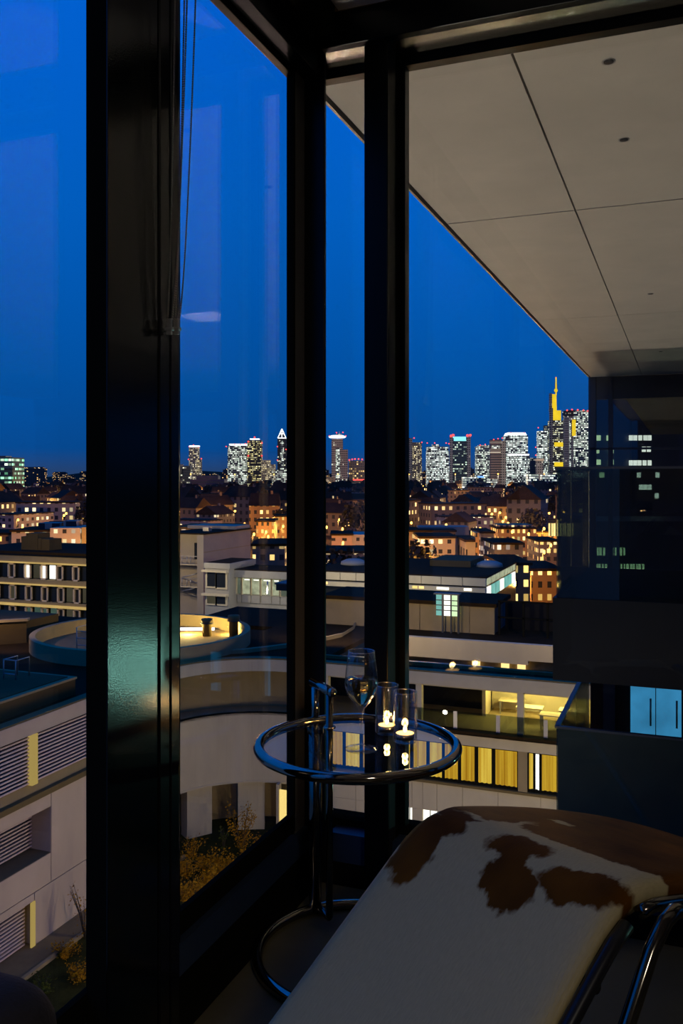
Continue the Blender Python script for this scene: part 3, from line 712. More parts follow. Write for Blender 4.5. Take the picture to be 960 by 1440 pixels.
# roofs
RFZ = -9.12
bx('roof', -70, XF - 0.45, 8, 53.0, RFZ - 0.3, RFZ, 'roof_black', cb)
bx('roof', -33, 12, 54.4, 62, RFZ - 0.3, RFZ, 'roof_black', cb)
bx('roof', XF - 0.45, -19.0, YBK + 0.45, 54.4, RFZ - 0.3, RFZ, 'roof_black', cb)
bx('roof', -19.0, 12, YBK + 0.45, YBK + 1.6, RFZ - 0.3, RFZ, 'roof_black', cb)
arcp = [(p_.x - 0.02, p_.y + 0.3) for p_ in path[1:NP]] + [(-20.4, YBK + 0.5), (XF - 0.45, YBK + 0.5), (XF - 0.45, 38.0)]
MB().prism(arcp, RFZ - 0.28, RFZ - 0.01).build('roof', 'roof_black', cb)
bx('roof_upstand', -19.0, 12, YBK + 1.5, YBK + 1.7, -9.75, -8.95, 'roof_edge', cb)
# opposite atrium side
bx('atrium_fascia', -19.0, X_(700), 54.0, 54.4, -10.3, -9.05, 'concrete', cb)
bx('atrium_fascia', X_(700), 12, 54.0, 54.4, -10.05, -9.05, 'concrete', cb)
bx('atrium_wall', -19.0, 12, 55.0, 55.2, -13, -10.0, 'concrete_grey', cb)
for u in (668, 709, 732):
    a = PY(u, 940, 54.6).x; bx('lit_opening', a - 0.25, a + 0.25, 54.8, 54.9, -11.6, -10.1, 'lit_warm', cb)
bx('atrium_floor', -19, 12, 50.3, 55, -13.2, -13, 'roof_grey', cb)

# circular roof light well
oc = LD(-0.2251 * 54, 54.0, RFZ) + Vector((-0.13, 0.08, 0))
dr = thing('light_well', 'round concrete light well with yellow lit inner wall on the flat roof', 'light well', (oc.x, oc.y, RFZ))
Ro = 6.6
MB().lathe([(Ro, 0.0), (Ro, 0.86), (Ro - 0.34, 0.86), (Ro - 0.34, 0.0)], 96, oc, cap=False, smooth=False).build('drum_wall', 'concrete_grey', dr)
MB().lathe([(0.01, 0.06), (Ro - 0.3, 0.06)], 64, oc, cap=False).build('inner_floor', 'walkway', dr)
lp_ = LD(-0.160 * 58.6, 58.6, RFZ)
wl_ = thing('strip_light', 'white linear strip light at the foot of the light well wall', 'lamp', lp_)
o = MB().box(-2.3, 0.9, -0.12, 0.12, 0.055, 0.22).build('tube', 'white_glow', wl_, False); o.rotation_euler = (0, 0, YAW + 0.02)
lamp('glow', 'POINT', LD(-0.175 * 57.0, 57.0, RFZ + 0.5), 900, (1.0, 0.72, 0.22), wl_, 0.25)
lamp('glow', 'POINT', LD(-0.125 * 57.0, 57.0, RFZ + 0.5), 500, (1.0, 0.72, 0.22), wl_, 0.25)
for u, D, hh, r0 in ((291, 56.5, 1.0, 0.30), (328.5, 56.5, 1.2, 0.30)):
    q = LD((u - CU) / F * D, D, RFZ + 0.06)
    v_ = thing('vent_pipe', 'grey capped vent pipe standing in the light well' if u < 300 else 'flared vent pipe at the rim of the light well', 'vent', q)
    MB().lathe([(r0, 0), (r0, hh * 0.8), (r0 * 1.3, hh * 0.85), (r0 * 1.25, hh * 1.1), (0.01, hh * 1.15)], 20, q).build('pipe', 'roof_edge', v_)
    MB().lathe([(r0 * 1.4, hh * 0.8), (r0 * 1.4, hh * 0.86)], 20, q).build('cap', 'dark_cladding', v_)

# roof plant box, ladder hoop, far roof blocks
pbx = thing('plant_room', 'low grey rooftop plant box with bright coping', 'roof box', (-30, 31, RFZ))
bx('box_body', -34.5, -26.8, 25.0, 34.2, RFZ, -8.38, 'roof_grey', pbx)
bx('box_roof', -34.5, -26.75, 25.0, 34.25, -8.38, -8.28, 'concrete_grey', pbx)
bx('roof_felt', -34.2, -27.05, 25.2, 33.95, -8.28, -8.24, 'roof_grey', pbx)
q = PZ(20, 955, -8.3)
la = thing('roof_ladder', 'pale steel ladder hoops on the plant box', 'ladder', (q.x, q.y, -8.28))
for dx in (-0.35, 0.35):
    MB().tube([(q.x + dx, q.y - 0.3, -8.28), (q.x + dx, q.y - 0.3, -7.35), (q.x + dx, q.y + 0.6, -7.35), (q.x + dx, q.y + 0.6, -8.28)], 0.035, 8).build('hoop', 'rail_metal', la)
MB().tube([(q.x - 0.35, q.y - 0.3, -7.35), (q.x + 0.35, q.y - 0.3, -7.35)], 0.03, 8).build('rung', 'rail_metal', la)
MB().tube([(q.x - 0.35, q.y - 0.3, -8.0), (q.x + 0.35, q.y - 0.3, -8.0)], 0.03, 8).build('rung', 'rail_metal', la)
q = PZ(115, 905, -8.3)
la = thing('roof_ladder', 'pale steel ladder hoops against the light well', 'ladder', (q.x, q.y, RFZ))
for dx in (-0.35, 0.35):
    MB().tube([(q.x + dx, q.y, RFZ), (q.x + dx, q.y, -7.4), (q.x + dx, q.y + 0.9, -7.4), (q.x + dx, q.y + 0.9, -8.3)], 0.035, 8).build('hoop', 'rail_metal', la)
for zz in (-8.8, -8.4, -8.0, -7.6):
    MB().tube([(q.x - 0.35, q.y, zz), (q.x + 0.35, q.y, zz)], 0.025, 8).build('rung', 'rail_metal', la)
sb = thing('roof_block', 'dark sloping roof block beside the light well', 'roof box', (-47, 52, RFZ))
p1 = PZ(54, 862, -7.7); p2 = PZ(73, 872, -7.9)
MB().prism([(p1.x - 22, p1.y - 2), (p1.x - 0.3, p1.y - 4), (p1.x + 1.2, p1.y - 2.5), (p1.x + 1.2, p1.y + 0.5), (p1.x - 22, p1.y + 0.5)], RFZ, -7.75).build('block', 'roof_grey', sb)
MB().prism([(p1.x - 22, p1.y - 2.2), (p1.x - 0.3, p1.y - 4.2), (p1.x + 1.4, p1.y - 2.6), (p1.x + 1.2, p1.y - 2.2), (p1.x - 0.4, p1.y - 3.8), (p1.x - 22, p1.y - 1.8)], -7.75, -7.6).build('coping', 'concrete_grey', sb)
# pale kerb lines on the roof beyond the curve
kb = thing('roof_kerb', 'pale curved kerb along the black flat roof', 'kerb', (-22, 50, RFZ))
kp = [PZ(u, v, RFZ) for u, v in ((225, 924), (252, 922), (300, 921), (340, 919), (375, 915), (405, 911), (440, 905), (480, 896), (496, 886), (500, 876))]
vs = []
for a in kp: vs += [(a.x, a.y, RFZ), (a.x, a.y, RFZ + 0.22), (a.x - 0.06, a.y + 0.45, RFZ + 0.22), (a.x - 0.06, a.y + 0.45, RFZ)]
fs = []
for k in range(len(kp) - 1):
    for j in range(4): fs.append((k * 4 + j, k * 4 + 4 + j, k * 4 + 4 + (j + 1) % 4, k * 4 + (j + 1) % 4))
MB().add(vs, fs).build('kerb_stone', 'concrete_grey', kb)
# rooftop hall: dark panelled volume behind the atrium
def X57(u): return PY(u, 870, 57).x
rh = thing('rooftop_hall', 'dark flat-roofed hall with grey wall panels beyond the atrium', 'building', (-8, 66, RFZ))
xs_ = [X57(455), X57(515), X57(545), X57(590), X57(626), X57(660), X57(695)]
for i in range(6): bx('wall_panel', xs_[i] + 0.02, xs_[i + 1] - 0.02, 57, 57.3, RFZ, -7.35, 'concrete_grey', rh)
bx('roof', xs_[0] - 0.2, xs_[-1] + 0.15, 56.85, 62, -7.35, -7.1, 'roof_black', rh)
bx('body', xs_[0], xs_[-1] - 0.05, 57.3, 61.8, RFZ, -7.4, 'dark_cladding', rh)
for ua, ub, zt in ((606, 617, -7.5), (620, 628, -7.5), (630, 643, -7.45)):
    pass
YL = 56.55
gl = thing('reflection_panes', 'added glowing panes standing for a reflection before the dark hall', 'reflection', (X57(628), YL, RFZ))  # glowing panes added in place of an interior reflection
for ua, ub, mt in ((613, 621, 'lit_teal'), (624, 633, 'lit_white'), (635, 643, 'lit_green')):
    xa_, xb_ = PY(ua, 850, YL).x, PY(ub, 850, YL).x
    f = bx('reflection_pane', xa_, xb_, YL, YL + 0.1, PY(628, 866, YL).z, PY(628, 837, YL).z, mt, gl)
    for k in range(1, 4): bx('blind_slat', xa_, xb_, YL - 0.03, YL, PY(628, 866, YL).z + 0.33 * k, PY(628, 866, YL).z + 0.33 * k + 0.06, 'dark_cladding', f)
    bx('glazing_bar', xb_, xb_ + 0.1, YL - 0.05, YL + 0.15, RFZ, PY(628, 836, YL).z, 'dark_cladding', gl)
bx('reflection_top', PY(610, 850, YL).x, PY(646, 850, YL).x, YL - 0.1, YL + 0.5, PY(628, 836.5, YL).z, PY(628, 834.5, YL).z, 'dark_cladding', gl)
# pergola frame
pg = thing('pergola', 'black steel pergola frame on the roof beside the hall', 'pergola', (X57(735), 57, RFZ))
for u in (702, 736, 770):
    bx('post', X57(u) - 0.07, X57(u) + 0.07, 56.9, 57.05, RFZ, -6.9, 'frame_matt', pg)
for zz in (-8.0, -6.95): bx('beam', X57(700), X57(790), 56.9, 57.05, zz, zz + 0.1, 'frame_matt', pg)
bx('screen', X57(700), X57(795), 59.5, 59.7, RFZ, -7.3, 'balcony_black', pg)

def mast(x, y, z0, z, en, col, label):  # mast lamps added out of view to warm the roofs and offices
    t_ = thing('added_mast_lamp', label, 'lamp post', (x, y, z0), 0, 'added roof mast lamps')
    MB().tube([(x, y, z0), (x, y, z)], 0.035, 8).build('mast', 'frame_matt', t_)
    MB().lathe([(0.16, 0.0), (0.18, 0.04), (0.04, 0.12)], 14, (x, y, z)).build('hood', 'dark_cladding', t_)
    lamp('bulb', 'SPOT', (x, y + 0.3, z - 0.1), en, col, t_, 0.15, (math.radians(72), 0, 0), math.radians(165))
WRM = (1.0, 0.74, 0.46)
for u, y_, en, lb in ((430, 49.0, 520, 'added mast lamp in the atrium beside the curved kerb'), (541, 49.0, 760, 'added mast lamp in the atrium before the dark hall'), (800, 49.5, 620, 'added mast lamp in the atrium beyond the end balconies')):
    mast(PY(u, 870, y_).x, y_, -9.75, -6.6, en, WRM, lb)
mast(PY(430, 800, 77).x, 77.0, GZ, -6.4, 1200, (1.0, 0.86, 0.66), 'added mast lamp between the glazed annex and pale office')
mast(PY(541, 800, 77).x, 77.0, GZ, -6.4, 1900, (1.0, 0.86, 0.66), 'added mast lamp before the pale office fascia')
mast(PY(215, 800, 76).x, 76.0, GZ, -5.2, 2600, (1.0, 0.82, 0.55), 'added mast lamp before the tan stair building')
mast(PY(-25, 800, 80).x, 80.0, GZ, -5.5, 2800, (1.0, 0.72, 0.36), 'added mast lamp before the banded office')
mast(PY(150, 800, 80).x, 80.0, GZ, -5.5, 2400, (1.0, 0.72, 0.36), 'added mast lamp between banded office and stair building')
mast(PY(-30, 900, 40).x, 40.0, RFZ, -5.9, 460, (1.0, 0.66, 0.42), 'added mast lamp beside the plant box on the flat roof')
# courtyard ground
struct(bx('ground_courtyard', -32, 40, 3.0, 52, GZ - 0.2, GZ, 'lawn'))
wk = struct(bx('trim_walkway', -26.6, -24.3, 8, 38, GZ - 0.2, GZ + 0.06, 'walkway'))
bx('kerb', -24.45, -24.28, 8, 40, GZ, GZ + 0.14, 'concrete_grey', wk)
# unseen lamp posts added to light the courtyard walls
def post_lamp(x, y, z, en, col, label):
    t_ = thing('added_yard_lamp', label, 'lamp post', (x, y, GZ), 0, 'added courtyard lamps')
    MB().tube([(x, y, GZ), (x, y, z - 0.1)], 0.06, 10).build('pole', 'dark_cladding', t_)
    MB().lathe([(0.05, -0.1), (0.18, 0.0), (0.18, 0.28), (0.02, 0.36)], 16, (x, y, z - 0.05)).build('lantern', 'drink_glass', t_)
    MB().lathe([(0.2, 0.3), (0.22, 0.33), (0.03, 0.42)], 16, (x, y, z - 0.05)).build('cap', 'dark_cladding', t_)
    lamp('bulb', 'POINT', (x, y, z + 0.1), en, col, t_, 0.14)
post_lamp(-12.0, 25.0, -13.6, 1100, (1.0, 0.66, 0.66), 'added pink-toned lamp post lighting the louvred wall')
post_lamp(-14.5, 33.5, -14.3, 850, (1.0, 0.80, 0.58), 'added warm lamp post lighting the curved corner')
post_lamp(-4.0, 34.5, -14.0, 1500, (1.0, 0.80, 0.55), 'added warm lamp post lighting the yellow window wing')
post_lamp(6.0, 36.0, -14.0, 900, (1.0, 0.80, 0.55), 'added warm lamp post below the end balconies')

# shrubs
def shrub(name, base, h, spread, nleaf, mat, label, group=None, ls=0.06, upright=False):
    t_ = thing(name, label, 'shrub', base, 0, group); tw_ = MB(); lf = MB(); tips = []
    for i in range(11):
        a = R.uniform(0, 6.283); s_ = R.uniform(0.3, 1.0) * spread; hh = h * R.uniform(0.6, 1.0)
        p0 = base; p1 = base + Vector((math.cos(a) * s_ * 0.35, math.sin(a) * s_ * 0.35, hh * 0.5)); p2 = base + Vector((math.cos(a) * s_, math.sin(a) * s_, hh))
        tw_.tube([p0, p1, p2], [0.025, 0.015, 0.006], 5); tips.append((p0, p1, p2))
    for i in range(nleaf):
        p0, p1, p2 = tips[i % len(tips)]; f = R.random() ** 0.6
        q = p0.lerp(p1, f * 2) if f < 0.5 else p1.lerp(p2, (f - 0.5) * 2)
        q = q + Vector((R.gauss(0, 1), R.gauss(0, 1), R.gauss(0, 1))) * 0.13 * spread
        if q.z < base.z + 0.02: q.z = base.z + 0.02
        n = Vector((R.gauss(0, 1), R.gauss(0, 1), R.gauss(0, 1))).normalized(); a = n.orthogonal().normalized(); b = n.cross(a)
        l = ls * R.uniform(0.6, 1.3)
        lf.add([q - a * l, q + b * l * 0.6 + n * l * 0.15, q + a * l, q - b * l * 0.6 + n * l * 0.15], [(0, 1, 2, 3)])
    tw_.build('twigs', 'twig', t_); k = lf.build('leaves', mat, t_); k['kind'] = 'stuff'
    return t_
gs = 'autumn shrubs in the courtyard'
for u, v, D, h, s_, n in ((262, 1255, 41.5, 0.8, 1.0, 900), (285, 1235, 42.5, 0.7, 1.0, 900), (310, 1215, 43.5, 0.8, 1.1, 900), (262, 1215, 44.0, 0.9, 1.1, 800), (290, 1195, 45, 0.7, 1.2, 800), (335, 1205, 43.8, 0.8, 0.9, 900),
                          (355, 1185, 45.0, 1.0, 0.9, 900), (372, 1168, 46.0, 1.3, 0.9, 800), (318, 1195, 44.6, 0.7, 0.9, 800), (270, 1185, 46.2, 1.0, 0.8, 300)):
    b = PD(u, v, D); b.z = GZ
    shrub('autumn_shrub', b, h, s_, n, 'leaf_yellow', 'low shrub with golden autumn leaves below the curved wall', gs, 0.055)
b = PD(340, 1180, 46.2); b.z = GZ; shrub('young_tree', b, 3.0, 0.9, 700, 'leaf_yellow', 'slender young tree with orange leaves before the curved pier', None, 0.06)
b = PD(314, 1185, 46.6); b.z = GZ; shrub('leafy_sapling', b, 1.5, 0.4, 90, 'leaf_green', 'thin sapling with a few green leaves by the pier', None, 0.08)
b = PD(119, 1310, 38.0); b.z = GZ; shrub('bare_sapling', b, 2.3, 0.9, 170, 'leaf_yellow', 'nearly bare sapling before the pink louvred wall', None, 0.05)
for u, v in ((90, 1345), (60, 1395), (110, 1375), (40, 1420)):
    b = PZ(u, v, GZ); shrub('ground_shrub', b, 0.5, 0.8, 500, 'leaf_green' if v > 1380 else 'leaf_yellow', 'low green shrub by the walkway kerb' if v > 1380 else 'low russet shrub by the walkway kerb', 'kerb shrubs', 0.05)

# =================================================================== MID-DISTANCE BUILDINGS
struct(bx('ground', -9000, 9000, 81, 12000, GZ - 1.2, GZ - 1.0, 'city_ground'))
# banded office, left
yo = 93.0
def Xo(u): return PY(u, 800, yo).x
def Zo(v, u=60): return PY(u, v, yo).z
of = thing('office_block', 'four-storey office block with lit warm floor bands and framed windows', 'building', (Xo(60), yo + 6, GZ))
xo0, xo1 = Xo(-60), Xo(232)
bx('roof', xo0, xo1, yo - 0.3, yo + 14, Zo(780), Zo(780) + 0.35, 'roof_black', of)
bx('body', xo0, xo1, yo + 0.5, yo + 13.5, GZ, Zo(780), 'dark_glass', of)
for v0, v1, mt in ((783, 791, 'concrete_grey'), (815, 821.5, 'concrete_grey'), (846, 850, 'concrete_grey'), (868, 900, 'concrete_grey')):
    bx('parapet_band', xo0, xo1, yo - 0.05, yo + 0.5, Zo(v1), Zo(v0), mt, of)
for v0, v1 in ((791.5, 793), (822, 823.5), (851, 853.5)):
    bx('lit_band', xo0, xo1, yo - 0.25, yo + 0.5, Zo(v1), Zo(v0), 'lit_band', of) if 'lit_band' in M else None
emat('lit_band', (0.70, 0.46, 0.15), 0.85, False, 0.3, 0.3)
for v0, v1 in ((791.3, 793), (821.5, 823.5), (850, 853.5)):
    bx('lit_band', xo0, xo1, yo - 0.3, yo + 0.5, Zo(v1), Zo(v0), 'lit_band', of)
pmat('warm_frame', (0.62, 0.48, 0.30), 0.6); emat('room_dim', (0.16, 0.14, 0.09), 0.35, False, 0.6, 0.4); emat('room_teal', (0.10, 0.17, 0.13), 0.5, False, 0.5, 0.5)
R2 = random.Random(3)
for row, (v0, v1) in enumerate(((794, 815), (824.5, 846), (854, 868))):
    for k in range(-2, 8):
        u0 = 11 + k * 22.6 + (0 if row == 0 else 1.5)
        x0, x1 = Xo(u0), Xo(u0 + 9.5); z0, z1 = Zo(v1), Zo(v0); fr = 0.16
        wnd = MB().box(x0, x0 + fr, yo - 0.05, yo + 0.25, z0, z1).box(x1 - fr, x1, yo - 0.05, yo + 0.25, z0, z1).box(x0, x1, yo - 0.05, yo + 0.25, z1 - fr, z1).box(x0, x1, yo - 0.05, yo + 0.25, z0, z0 + fr).build('window', 'warm_frame', of)
        lit = {(0, 2): 'lit_white', (0, 1): 'lit_white', (0, 3): 'dark_glass', (0, 0): 'dark_glass'}.get((row, k), R2.choice(['dark_glass', 'room_dim', 'room_teal', 'dark_glass']))
        MB().box(x0 + fr, x1 - fr, yo + 0.3, yo + 0.36, z0 + fr, z1 - fr).build('pane', lit, wnd)
        x2, x3 = Xo(u0 + 10.5), Xo(u0 + 21.5)
        lit = {(0, 2): 'lit_white', (0, 1): 'room_dim'}.get((row, k), R2.choice(['dark_glass', 'dark_glass', 'room_dim', 'room_teal']) if row else 'dark_glass')
        w2_ = MB().box(x2 - 0.05, x2 + 0.02, yo + 0.1, yo + 0.4, z0, z1).box(x3 - 0.02, x3 + 0.05, yo + 0.1, yo + 0.4, z0, z1).build('window', 'frame_matt', of)
        MB().box(x2 + 0.02, x3 - 0.02, yo + 0.4, yo + 0.46, z0 + 0.1, z1 - 0.1).build('pane', lit, w2_)
for u0, u1, v0 in ((15, 22, 762), (22, 38, 757), (38.6, 43, 764), (43.6, 55, 765)):
    a = MB().box(0, Xo(u1) - Xo(u0), 0, 2.5, 0, Zo(v0) - Zo(780) + 0.1).build('air_handler', 'roof_grey'); a.location = (Xo(u0), yo + 2, Zo(780) + 0.36)
    tag(a, 'grey air handling unit on the banded office roof', 'air handler', 'office roof units')

# corner building with fire stair, second pane
yc = 90.0
def Xc(u): return PY(u, 800, yc).x
def Zc(v, u=320): return PY(u, v, yc).z
pmat('tan_render', (0.34, 0.285, 0.205), 0.85, 0, 0.2, 0.3); pmat('annex_grey', (0.30, 0.28, 0.225), 0.7, 0, 0.2, 0.5)
cbn = thing('stair_building', 'tan rendered block with fire stair and balconies behind the light well', 'building', (Xc(300), yc + 6, GZ))
bx('stair_wall', Xc(230), Xc(277.5), yc + 2.2, yc + 12, GZ, Zc(753), 'tan_render', cbn)
bx('corner_wall', Xc(277), Xc(286), yc, yc + 12, GZ, Zc(753), 'tan_render', cbn)
bx('roof_parapet', Xc(230), Xc(286) + 0.15, yc - 0.1, yc + 12.1, Zc(753), Zc(751), 'roof_black', cbn)
bx('roof_box', Xc(286) - 7, Xc(286) - 0.1, yc + 8.0, yc + 12, Zc(751), Zc(746), 'tan_render', cbn)
bx('chimney', Xc(286) - 2.2, Xc(286) - 1.4, yc + 3.6, yc + 4.4, Zc(751), Zc(745), 'rail_metal', cbn)
for k in range(1, 4): bx('facade_joint', Xc(286), Xc(286) + 0.03, yc + 0.05, yc + 11.9, Zc(753) - 2.1 * k, Zc(753) - 2.1 * k + 0.06, 'concrete_grey', cbn)
for v, h in ((796, 3), (828, 3)):
    s_ = bx('balcony_slab', Xc(230), Xc(283), yc + 0.2, yc + 2.3, Zc(v + 1.5), Zc(v), 'concrete', cbn)
    for u in (254, 261, 266, 279): MB().tube([(Xc(u), yc + 0.3, Zc(v)), (Xc(u), yc + 0.3, Zc(v - 11))], 0.05, 6).build('baluster', 'rail_metal', s_)
    MB().box(Xc(230), Xc(283), yc + 0.25, yc + 0.35, Zc(v - 11), Zc(v - 11.8)).build('rail', 'rail_metal', s_)
st = []
for i in range(40):
    a = i * 0.42; st.append((Xc(262) + 1.1 * math.cos(a), yc + 1.0 + 0.7 * math.sin(a), Zc(848) + (Zc(796) - Zc(848)) * i / 39))
MB().tube(st, 0.07, 6).build('spiral_stair', 'rail_metal', cbn)
for u0, u1, v0, v1, mt in ((261, 264, 768, 790, 'dark_glass'), (266, 271, 770, 794, 'dark_glass'), (272.5, 275, 768, 790, 'dark_glass'), (280, 283, 760, 768, 'dark_glass'), (265, 277, 806, 824, 'room_teal'), (265.5, 271, 839, 846, 'lit_teal'), (273, 276, 837, 846, 'lit_teal')):
    yy = yc + 2.1 if u0 < 279 else yc + 0.75
    f = bx('window', Xc(u0) - 0.08, Xc(u1) + 0.08, yy, yy + 0.12, Zc(v1) - 0.08, Zc(v0) + 0.08, 'frame_matt', cbn)
    bx('pane', Xc(u0), Xc(u1), yy - 0.03, yy, Zc(v1), Zc(v0), mt, f)
# annex
ya = 84.0
def Xa(u): return PY(u, 800, ya).x
def Za(v, u=350): return PY(u, v, ya).z
an = thing('glazed_annex', 'low grey glazed annex with lit office rooms', 'building', (Xa(350), ya + 3, GZ))
bx('side_body', Xa(298), Xa(331), ya - 1.5, ya + 4.5, GZ, Za(792), 'annex_grey', an)
bx('side_parapet', Xa(297), Xa(333), ya - 1.6, ya + 4.5, Za(799), Za(791.5), 'annex_grey', an)
bx('side_roof', Xa(297) + 0.15, Xa(333) - 0.15, ya - 1.4, ya + 4.3, Za(791.5), Za(791), 'roof_black', an)
bx('fascia', Xa(330), Xa(421), ya - 0.3, ya + 5.0, Za(812), Za(802), 'annex_grey', an)
bx('roof', Xa(330), Xa(421), ya - 0.3, ya + 5.2, Za(802), Za(801), 'roof_black', an)
bx('body', Xa(331), Xa(421), ya + 0.4, ya + 4.6, GZ, Za(812), 'annex_grey', an)
for v in (801, 834): bx('slab_edge', Xa(296), Xa(331), ya - 2.0, ya - 1.5, Za(v + 3), Za(v), 'concrete', an)
for u0, u1, v0, v1, mt in ((302, 313, 804, 824, 'dark_glass'), (315.5, 327, 805, 825, 'dark_glass'), (302, 313, 838, 848, 'room_dim'), (315.5, 327, 838, 848, 'dark_glass')):
    f = MB().box(Xa(u0) - 0.2, Xa(u1) + 0.2, ya - 1.62, ya - 1.5, Za(v1) - 0.2, Za(v0) + 0.2).build('window', 'concrete', an)
    MB().box(Xa(u0), Xa(u1), ya - 1.66, ya - 1.6, Za(v1), Za(v0)).build('pane', mt, f)
emat('office_room', (0.75, 0.78, 0.50), 0.55, False, 0.9, 1.6); emat('office_dim', (0.32, 0.38, 0.28), 0.3, False, 0.7, 0.8)
for u0, u1, mt in ((332, 338, 'office_dim'), (339, 351, 'office_room'), (352, 364, 'office_room'), (366, 380, 'office_room'), (381, 392, 'office_room'), (393, 404, 'office_dim'), (405, 420, 'office_dim')):
    f = MB().box(Xa(u0) - 0.12, Xa(u0), ya + 0.1, ya + 0.4, Za(837), Za(813)).box(Xa(u1), Xa(u1) + 0.12, ya + 0.1, ya + 0.4, Za(837), Za(813)).build('window', 'concrete', an)
    MB().box(Xa(u0), Xa(u1), ya + 0.3, ya + 0.36, Za(836), Za(814)).build('pane', mt, f)
    if mt == 'office_room': MB().box(Xa(u0 + 3), Xa(u1 - 2), ya + 0.25, ya + 0.3, Za(816.5), Za(815)).build('ceiling_light', 'lit_white', f)
    MB().box(Xa(u0), Xa(u1), ya + 0.2, ya + 0.36, Za(848), Za(837.5)).build('spandrel', 'annex_grey', f)
q = PY(376, 845, 78)
lpz = thing('roof_light_pole', 'slim pale light pole on the black roof', 'lamp post', (q.x, 78, RFZ))
MB().tube([(q.x, 78, RFZ), (q.x, 78, PY(376, 835, 78).z)], 0.08, 8).build('pole', 'rail_metal', lpz)
MB().ball((q.x, 78, PY(376, 834, 78).z), 0.22, 10, 6).build('globe', 'drink_glass', lpz)
lamp('bulb', 'POINT', (q.x, 77.6, PY(376, 834, 78).z), 1300, (1.0, 0.86, 0.60), lpz, 0.15)
gb = thing('glass_kiosk', 'dark glass stair kiosk on the flat roof', 'roof box', (PY(398, 840, 72).x, 72, RFZ))
bx('body', PY(388, 840, 72).x, PY(412, 840, 72).x, 72, 76, RFZ, PY(398, 822, 72).z, 'dark_glass', gb)
bx('roof', PY(387, 840, 72).x, PY(413, 840, 72).x, 71.8, 76.2, PY(398, 822, 72).z, PY(398, 820, 72).z, 'dark_cladding', gb)

# white-fascia office, right pane
yw = 86.0
def Xw(u): return PY(u, 800, yw).x
def Zw(v, u=620): return PY(u, v, yw).z
wf = thing('white_office', 'flat-roofed office with pale fascia and glowing corner glazing', 'building', (Xw(600), yw + 8, GZ))
bx('body', Xw(433), Xw(682), yw + 0.6, yw + 17, GZ, Zw(812), 'dark_glass', wf)
ex = [Xw(u) for u in (433, 458, 478, 500, 520, 545, 570, 592, 620, 650, 683)]
for i in range(10): bx('fascia_panel', ex[i] + 0.03, ex[i + 1] - 0.03, yw, yw + 0.4, Zw(822), Zw(811), 'concrete', wf)
bx('fascia_core', ex[0], ex[-1] - 0.02, yw + 0.2, yw + 17, Zw(821.5), Zw(811.5), 'annex_grey', wf)
bx('roof', ex[0], ex[-1], yw + 0.1, yw + 17.2, Zw(811), Zw(809.5), 'roof_black', wf)
bx('lower_fascia', ex[0], ex[-1], yw - 0.3, yw + 0.4, Zw(831), Zw(824.5), 'concrete', wf)
for u0, u1, mt in ((456, 462, 'lit_warm'), (581, 588, 'lit_yellow_strip'), (590, 597, 'lit_warm'), (615, 632, 'lit_white'), (653, 664, 'lit_white')):
    bx('lit_window', Xw(u0), Xw(u1), yw - 0.36, yw + 0.3, Zw(828.5), Zw(825), mt, wf)
# glazed corner side facing +x
for i in range(7):
    y0 = yw + 0.3 + i * 2.3
    f = bx('side_window', ex[-1] - 0.02, ex[-1] + 0.02, y0 + 0.1, y0 + 2.1, Zw(840), Zw(824), 'lit_teal' if i % 3 else 'lit_white', wf)
    bx('side_window', ex[-1] - 0.02, ex[-1] + 0.02, y0 + 0.1, y0 + 2.1, Zw(821), Zw(812), 'lit_warm' if i % 2 else 'lit_yellow_dim', wf) if 'lit_yellow_dim' in M else bx('side_window', ex[-1] - 0.02, ex[-1] + 0.02, y0 + 0.1, y0 + 2.1, Zw(821), Zw(812), 'office_room', wf)
for k, (u, v) in enumerate(((650, 795), (688, 797), (497, 794))):
    q = PZ(u, v, Zw(810)); 
    d = MB().lathe([(1.5, 0.0), (1.4, 0.35), (0.8, 0.6), (0.01, 0.68)], 20, (0, 0, 0)).build('roof_dome', 'annex_grey'); d.location = (q.x, min(q.y, yw + 15), Zw(809.5))
    tag(d, 'pale domed rooflight on the white-fascia office', 'rooflight', 'office rooflights')
bx('raised_roof', Xw(571), Xw(633), yw + 9, yw + 16, Zw(809.5), Zw(800), 'roof_grey', wf)

# dark tower and lower block seen through the end glazing
dt = thing('dark_tower', 'dark office tower seen through the end glazing with scattered lit rooms', 'tower', PD(930, 700, 120).xy.to_3d() + Vector((0, 0, GZ)), YAW)
def dl(u): return (u - 930) / F * 120
def dz(v): return CZ + (CV - v) / F * 120 - GZ
MB().prism([(dl(827), 0), (dl(1180), 0), (dl(1180) * 1.2, 26), (dl(827) + 26 * 0.2826, 26)], 0, dz(440)).build('tower_body', 'dark_cladding', dt, False)
MB().box(dl(886), dl(954), -0.5, 0, dz(700), dz(590)).build('bay_panel', 'mullion_side', dt, False)
for v, us_ in ((616, (885, 891, 898, 905, 911)), (632, (903, 910)), (651, (885, 891, 897, 904, 911)), (668, (896, 922)), (685, (899, 905, 911)), (697, (921,)), (616, (840, 855)), (634, (838, 858)), (650, (840, 858)), (668, (845,))):
    for u in us_:
        MB().box(dl(u - 2.6), dl(u + 2.6), -0.62, -0.45 if u > 880 else 0.1, dz(v + 3.6), dz(v - 3.6)).build('window', 'lit_green' if u < 880 else 'lit_white', dt, False)
lb = thing('lit_low_block', 'low office block with rows of greenish and warm lit windows', 'building', PD(870, 760, 95).xy.to_3d() + Vector((0, 0, GZ)), YAW)
def ll(u): return (u - 870) / F * 95
def lz(v): return CZ + (CV - v) / F * 95 - GZ
MB().box(ll(826), ll(1100), 0, 12, 0, lz(733)).build('wall', 'dark_cladding', lb, False)
